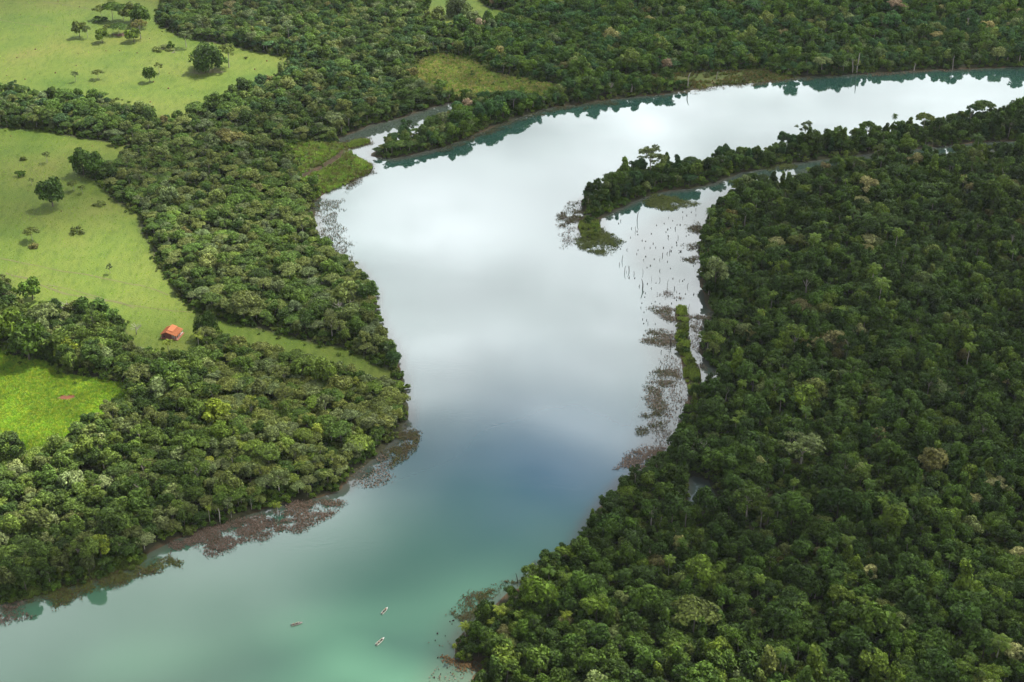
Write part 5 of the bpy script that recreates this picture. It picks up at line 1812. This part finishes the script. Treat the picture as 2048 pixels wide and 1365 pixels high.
def hull_mesh():
    st = []
    L = 6.0
    for i in range(13):
        t = i / 12
        x = -L / 2 + L * t
        w = 0.72 * (1 - max(0, (t - 0.45) / 0.55) ** 2.2) * (0.9 + 0.1 * min(1, t / 0.3)) + 0.015
        sheer = 0.52 + 0.28 * max(0, (t - 0.4) / 0.6) ** 2
        keel = -0.22 + 0.45 * max(0, (t - 0.75) / 0.25) ** 2
        st.append((x, w, sheer, keel))
    V, Fo, Fi = [], [], []
    for x, w, s, k in st:
        V += [(x, -w, s), (x, -w * 0.86, k + 0.16), (x, 0, k), (x, w * 0.86, k + 0.16), (x, w, s)]
    n = len(st)
    for i in range(n - 1):
        for j in range(4):
            Fo.append((i * 5 + j, i * 5 + j + 1, (i + 1) * 5 + j + 1, (i + 1) * 5 + j))
    Fo.append((0, 4, 3, 2, 1))
    o = len(V)
    U = []
    for x, w, s, k in st:
        wi = max(w - 0.07, 0.005)
        xx = x * 0.985
        U += [(xx, -wi, s), (xx, -wi * 0.84, max(k + 0.2, 0.0)), (xx, 0, max(k + 0.2, -0.02)), (xx, wi * 0.84, max(k + 0.2, 0.0)), (xx, wi, s)]
    for i in range(n - 1):
        for j in range(4):
            Fi.append((i * 5 + j + 1, i * 5 + j, (i + 1) * 5 + j, (i + 1) * 5 + j + 1))
    Fi.append((1, 2, 3, 4, 0))
    return V, Fo, U, Fi, st


HV, HF, IV, IF, ST_ = hull_mesh()


def person_mesh(name, shirt, lean):
    """seated figure, one skin; hips at the origin, facing +x"""
    J = [((0, 0, 0.10), .15), ((0.02, 0, 0.34), .15), ((0.04 + lean, 0, 0.52), .17), ((0.05 + lean, 0, 0.60), .07), ((0.07 + lean, 0, 0.68), .09), ((0.08 + lean, 0, 0.80), .10), ((0.08 + lean, 0, 0.88), .06),
         ((0.03 + lean, 0.21, 0.52), .065), ((0.12 + lean, 0.27, 0.30), .05), ((0.34 + lean, 0.17, 0.22), .04), ((0.43 + lean, 0.14, 0.22), .038),
         ((0.03 + lean, -0.21, 0.52), .065), ((0.12 + lean, -0.27, 0.30), .05), ((0.34 + lean, -0.17, 0.22), .04), ((0.43 + lean, -0.14, 0.22), .038),
         ((0.10, 0.11, 0.08), .095), ((0.45, 0.13, 0.12), .075), ((0.50, 0.13, -0.26), .05), ((0.62, 0.13, -0.30), .045),
         ((0.10, -0.11, 0.08), .095), ((0.45, -0.13, 0.12), .075), ((0.50, -0.13, -0.26), .05), ((0.62, -0.13, -0.30), .045)]
    E = [(0, 1), (1, 2), (2, 3), (3, 4), (4, 5), (5, 6), (2, 7), (7, 8), (8, 9), (9, 10), (2, 11), (11, 12), (12, 13), (13, 14), (0, 15), (15, 16), (16, 17), (17, 18), (0, 19), (19, 20), (20, 21), (21, 22)]
    me = bpy.data.meshes.new(name)
    me.from_pydata([j[0] for j in J], E, [])
    o = bpy.data.objects.new(name + '_model', me)
    COL.objects.link(o)
    sk = o.modifiers.new('skin', 'SKIN')
    for i, v in enumerate(me.skin_vertices[0].data):
        v.radius = (J[i][1], J[i][1])
        v.use_root = (i == 0)
    ss = o.modifiers.new('sub', 'SUBSURF')
    ss.levels = ss.render_levels = 1
    dg = bpy.context.evaluated_depsgraph_get()
    dg.update()
    out = bpy.data.meshes.new_from_object(o.evaluated_get(dg))
    bpy.data.objects.remove(o)
    out.name = name
    out.materials.clear()
    for m_ in (shirt, TROUSER, SKIN):
        out.materials.append(m_)
    for p in out.polygons:
        c = p.center
        p.use_smooth = True
        p.material_index = 2 if (c.z > 0.585 or (c.x > 0.24 + lean and 0.14 < c.z < 0.3 and abs(c.y) > 0.05 and c.x > 0.3)) else (1 if c.z < 0.15 else 0)
    return out


def boat(stern, bow, label, crew, hull_mat):
    A, B = Vector(gp(*stern)), Vector(gp(*bow))
    d = B - A
    c = (A + B) / 2
    k = max(0.75, min(1.25, d.length / 6.0))
    rz = math.atan2(d.y, d.x)
    root = empty('motor_boat', (c.x, c.y, 0.0), rz, (k, k, k))
    tag(root, label, 'boat', 'small boats on the near reach')
    mb = MB()
    mb.add(HV, HF)
    h = mb.build('hull', hull_mat, root, True)
    mb = MB()
    mb.add(IV, IF)
    mb.build('inner_hull', M_INNER, root)
    for sgn in (-1, 1):
        mb = MB()
        mb.tube([(x, sgn * max(w - 0.03, 0.0), s + 0.01) for x, w, s, _ in ST_], [0.05] * len(ST_), 6)
        mb.build('gunwale', hull_mat if k < 1.0 else M_RIM, root)
    for x in (-1.9, -0.4, 1.0):
        mb = MB()
        w = np.interp(x, [s[0] for s in ST_], [s[1] for s in ST_])
        mb.box((x, 0, 0.30), (0.34, 2 * w - 0.2, 0.05))
        mb.build('bench', M_BENCH, root)
    mb = MB()
    mb.add([(1.95, -0.52, .6), (1.95, 0.52, .6), (2.9, 0.10, .76), (2.9, -0.10, .76), (1.95, -0.52, .56), (1.95, 0.52, .56), (2.9, 0.10, .72), (2.9, -0.10, .72)],
           [(0, 1, 2, 3), (7, 6, 5, 4), (0, 4, 5, 1), (1, 5, 6, 2), (2, 6, 7, 3), (3, 7, 4, 0)])
    mb.build('foredeck', hull_mat, root)
    mb = MB()
    mb.tube([(-3.12, 0, 0.45), (-3.14, 0, 0.68), (-3.1, 0, 0.95), (-3.06, 0, 1.02)], [0.15, 0.2, 0.19, 0.1], 8)
    mo = mb.build('outboard_motor', M_MOTOR, root, True)
    mb = MB()
    mb.box((-3.16, 0, 0.05), (0.14, 0.09, 0.95))
    mb.build('motor_leg', M_MOTOR, mo)
    mb = MB()
    mb.tube([(-3.0, 0, 0.72), (-2.55, 0.1, 0.78)], [0.03, 0.03], 6)
    mb.build('tiller', M_MOTOR, mo)
    R = Vector((math.cos(rz), math.sin(rz)))
    for x, y, me, turn, lab in crew:
        p = link('person', me)
        p.location = (c.x + k * (R.x * x - R.y * y), c.y + k * (R.y * x + R.x * y), k * 0.325)
        p.rotation_euler = (0, 0, rz + turn)
        tag(p, lab, 'person')
        mb = MB()
        mb.tube([(0.08, 0, 0.90), (0.08, 0, 0.915)], [0.20, 0.20], 10)
        mb.tube([(0.08, 0, 0.915), (0.08, 0, 1.0)], [0.12, 0.10], 10)
        mb.build('hat', HAT[lab.split()[-1] == 'cap'], p)


HAT = {False: simple('straw_hat', (0.42, 0.34, 0.2), 0.9, 0.15, 6.0), True: simple('white_hat', (0.65, 0.65, 0.65), 0.8, 0.1, 6.0)}
SHIRT = {n_: simple(n_ + '_shirt', c_, 0.85, 0.15, 5.0) for n_, c_ in (('white', (0.62, 0.62, 0.62)), ('dark', (0.03, 0.03, 0.035)), ('navy', (0.03, 0.045, 0.09)), ('orange', (0.45, 0.16, 0.05)), ('brown', (0.10, 0.05, 0.035)))}
PM = {n_: person_mesh(n_ + '_person', SHIRT[n_], ln) for n_, ln in (('white', 0.0), ('dark', 0.05), ('navy', 0.03), ('orange', 0.06), ('brown', 0.04))}
boat((582.5, 1252), (605, 1246.5), 'low whitish boat with a dark red rail, leftmost of the three', [
    (1.0, 0.1, PM['white'], math.pi, 'person in a white shirt near the bow of the leftmost boat'), (-1.9, 0.0, PM['brown'], 0.0, 'person in a brown shirt at the stern of the leftmost boat'),
    (-0.4, -0.1, PM['dark'], 0.0, 'person in dark clothes amidships in the leftmost boat')], simple('weathered_paint', (0.38, 0.32, 0.29), 0.5, 0.2, 3.0))
boat((763.5, 1229), (775.5, 1216.5), 'white boat with one person in dark clothes, farthest of the three', [
    (-1.0, 0.0, PM['navy'], 0.3, 'person in navy clothes sitting in the farthest boat'), (1.0, 0.1, PM['orange'], 0.1, 'person in an orange shirt toward the bow of the farthest boat')], M_HULL)
boat((752.5, 1291.5), (768.5, 1277), 'long cream boat with two people, nearest of the three', [
    (-1.2, 0.0, PM['brown'], 0.0, 'person in a brown shirt at the stern of the nearest boat'), (1.1, 0.0, PM['dark'], 0.2, 'person in dark clothes at the bow of the nearest boat')], M_HULL)

# ------------------------------------------------------------------ air
hz = MB()
hz.box((0, 1500, 229), (9000, 7600, 466))
m, n, l, out = material('haze')
pv = n.new('ShaderNodeVolumePrincipled')
pv.inputs['Color'].default_value = (0.86, 0.93, 1.0, 1)
pv.inputs['Density'].default_value = 0.000012
pv.inputs['Anisotropy'].default_value = 0.2
l.new(pv.outputs[0], out.inputs['Volume'])
haze = hz.build('haze', m)
tag(haze, 'thin pale haze in the air over the river', kind='stuff')
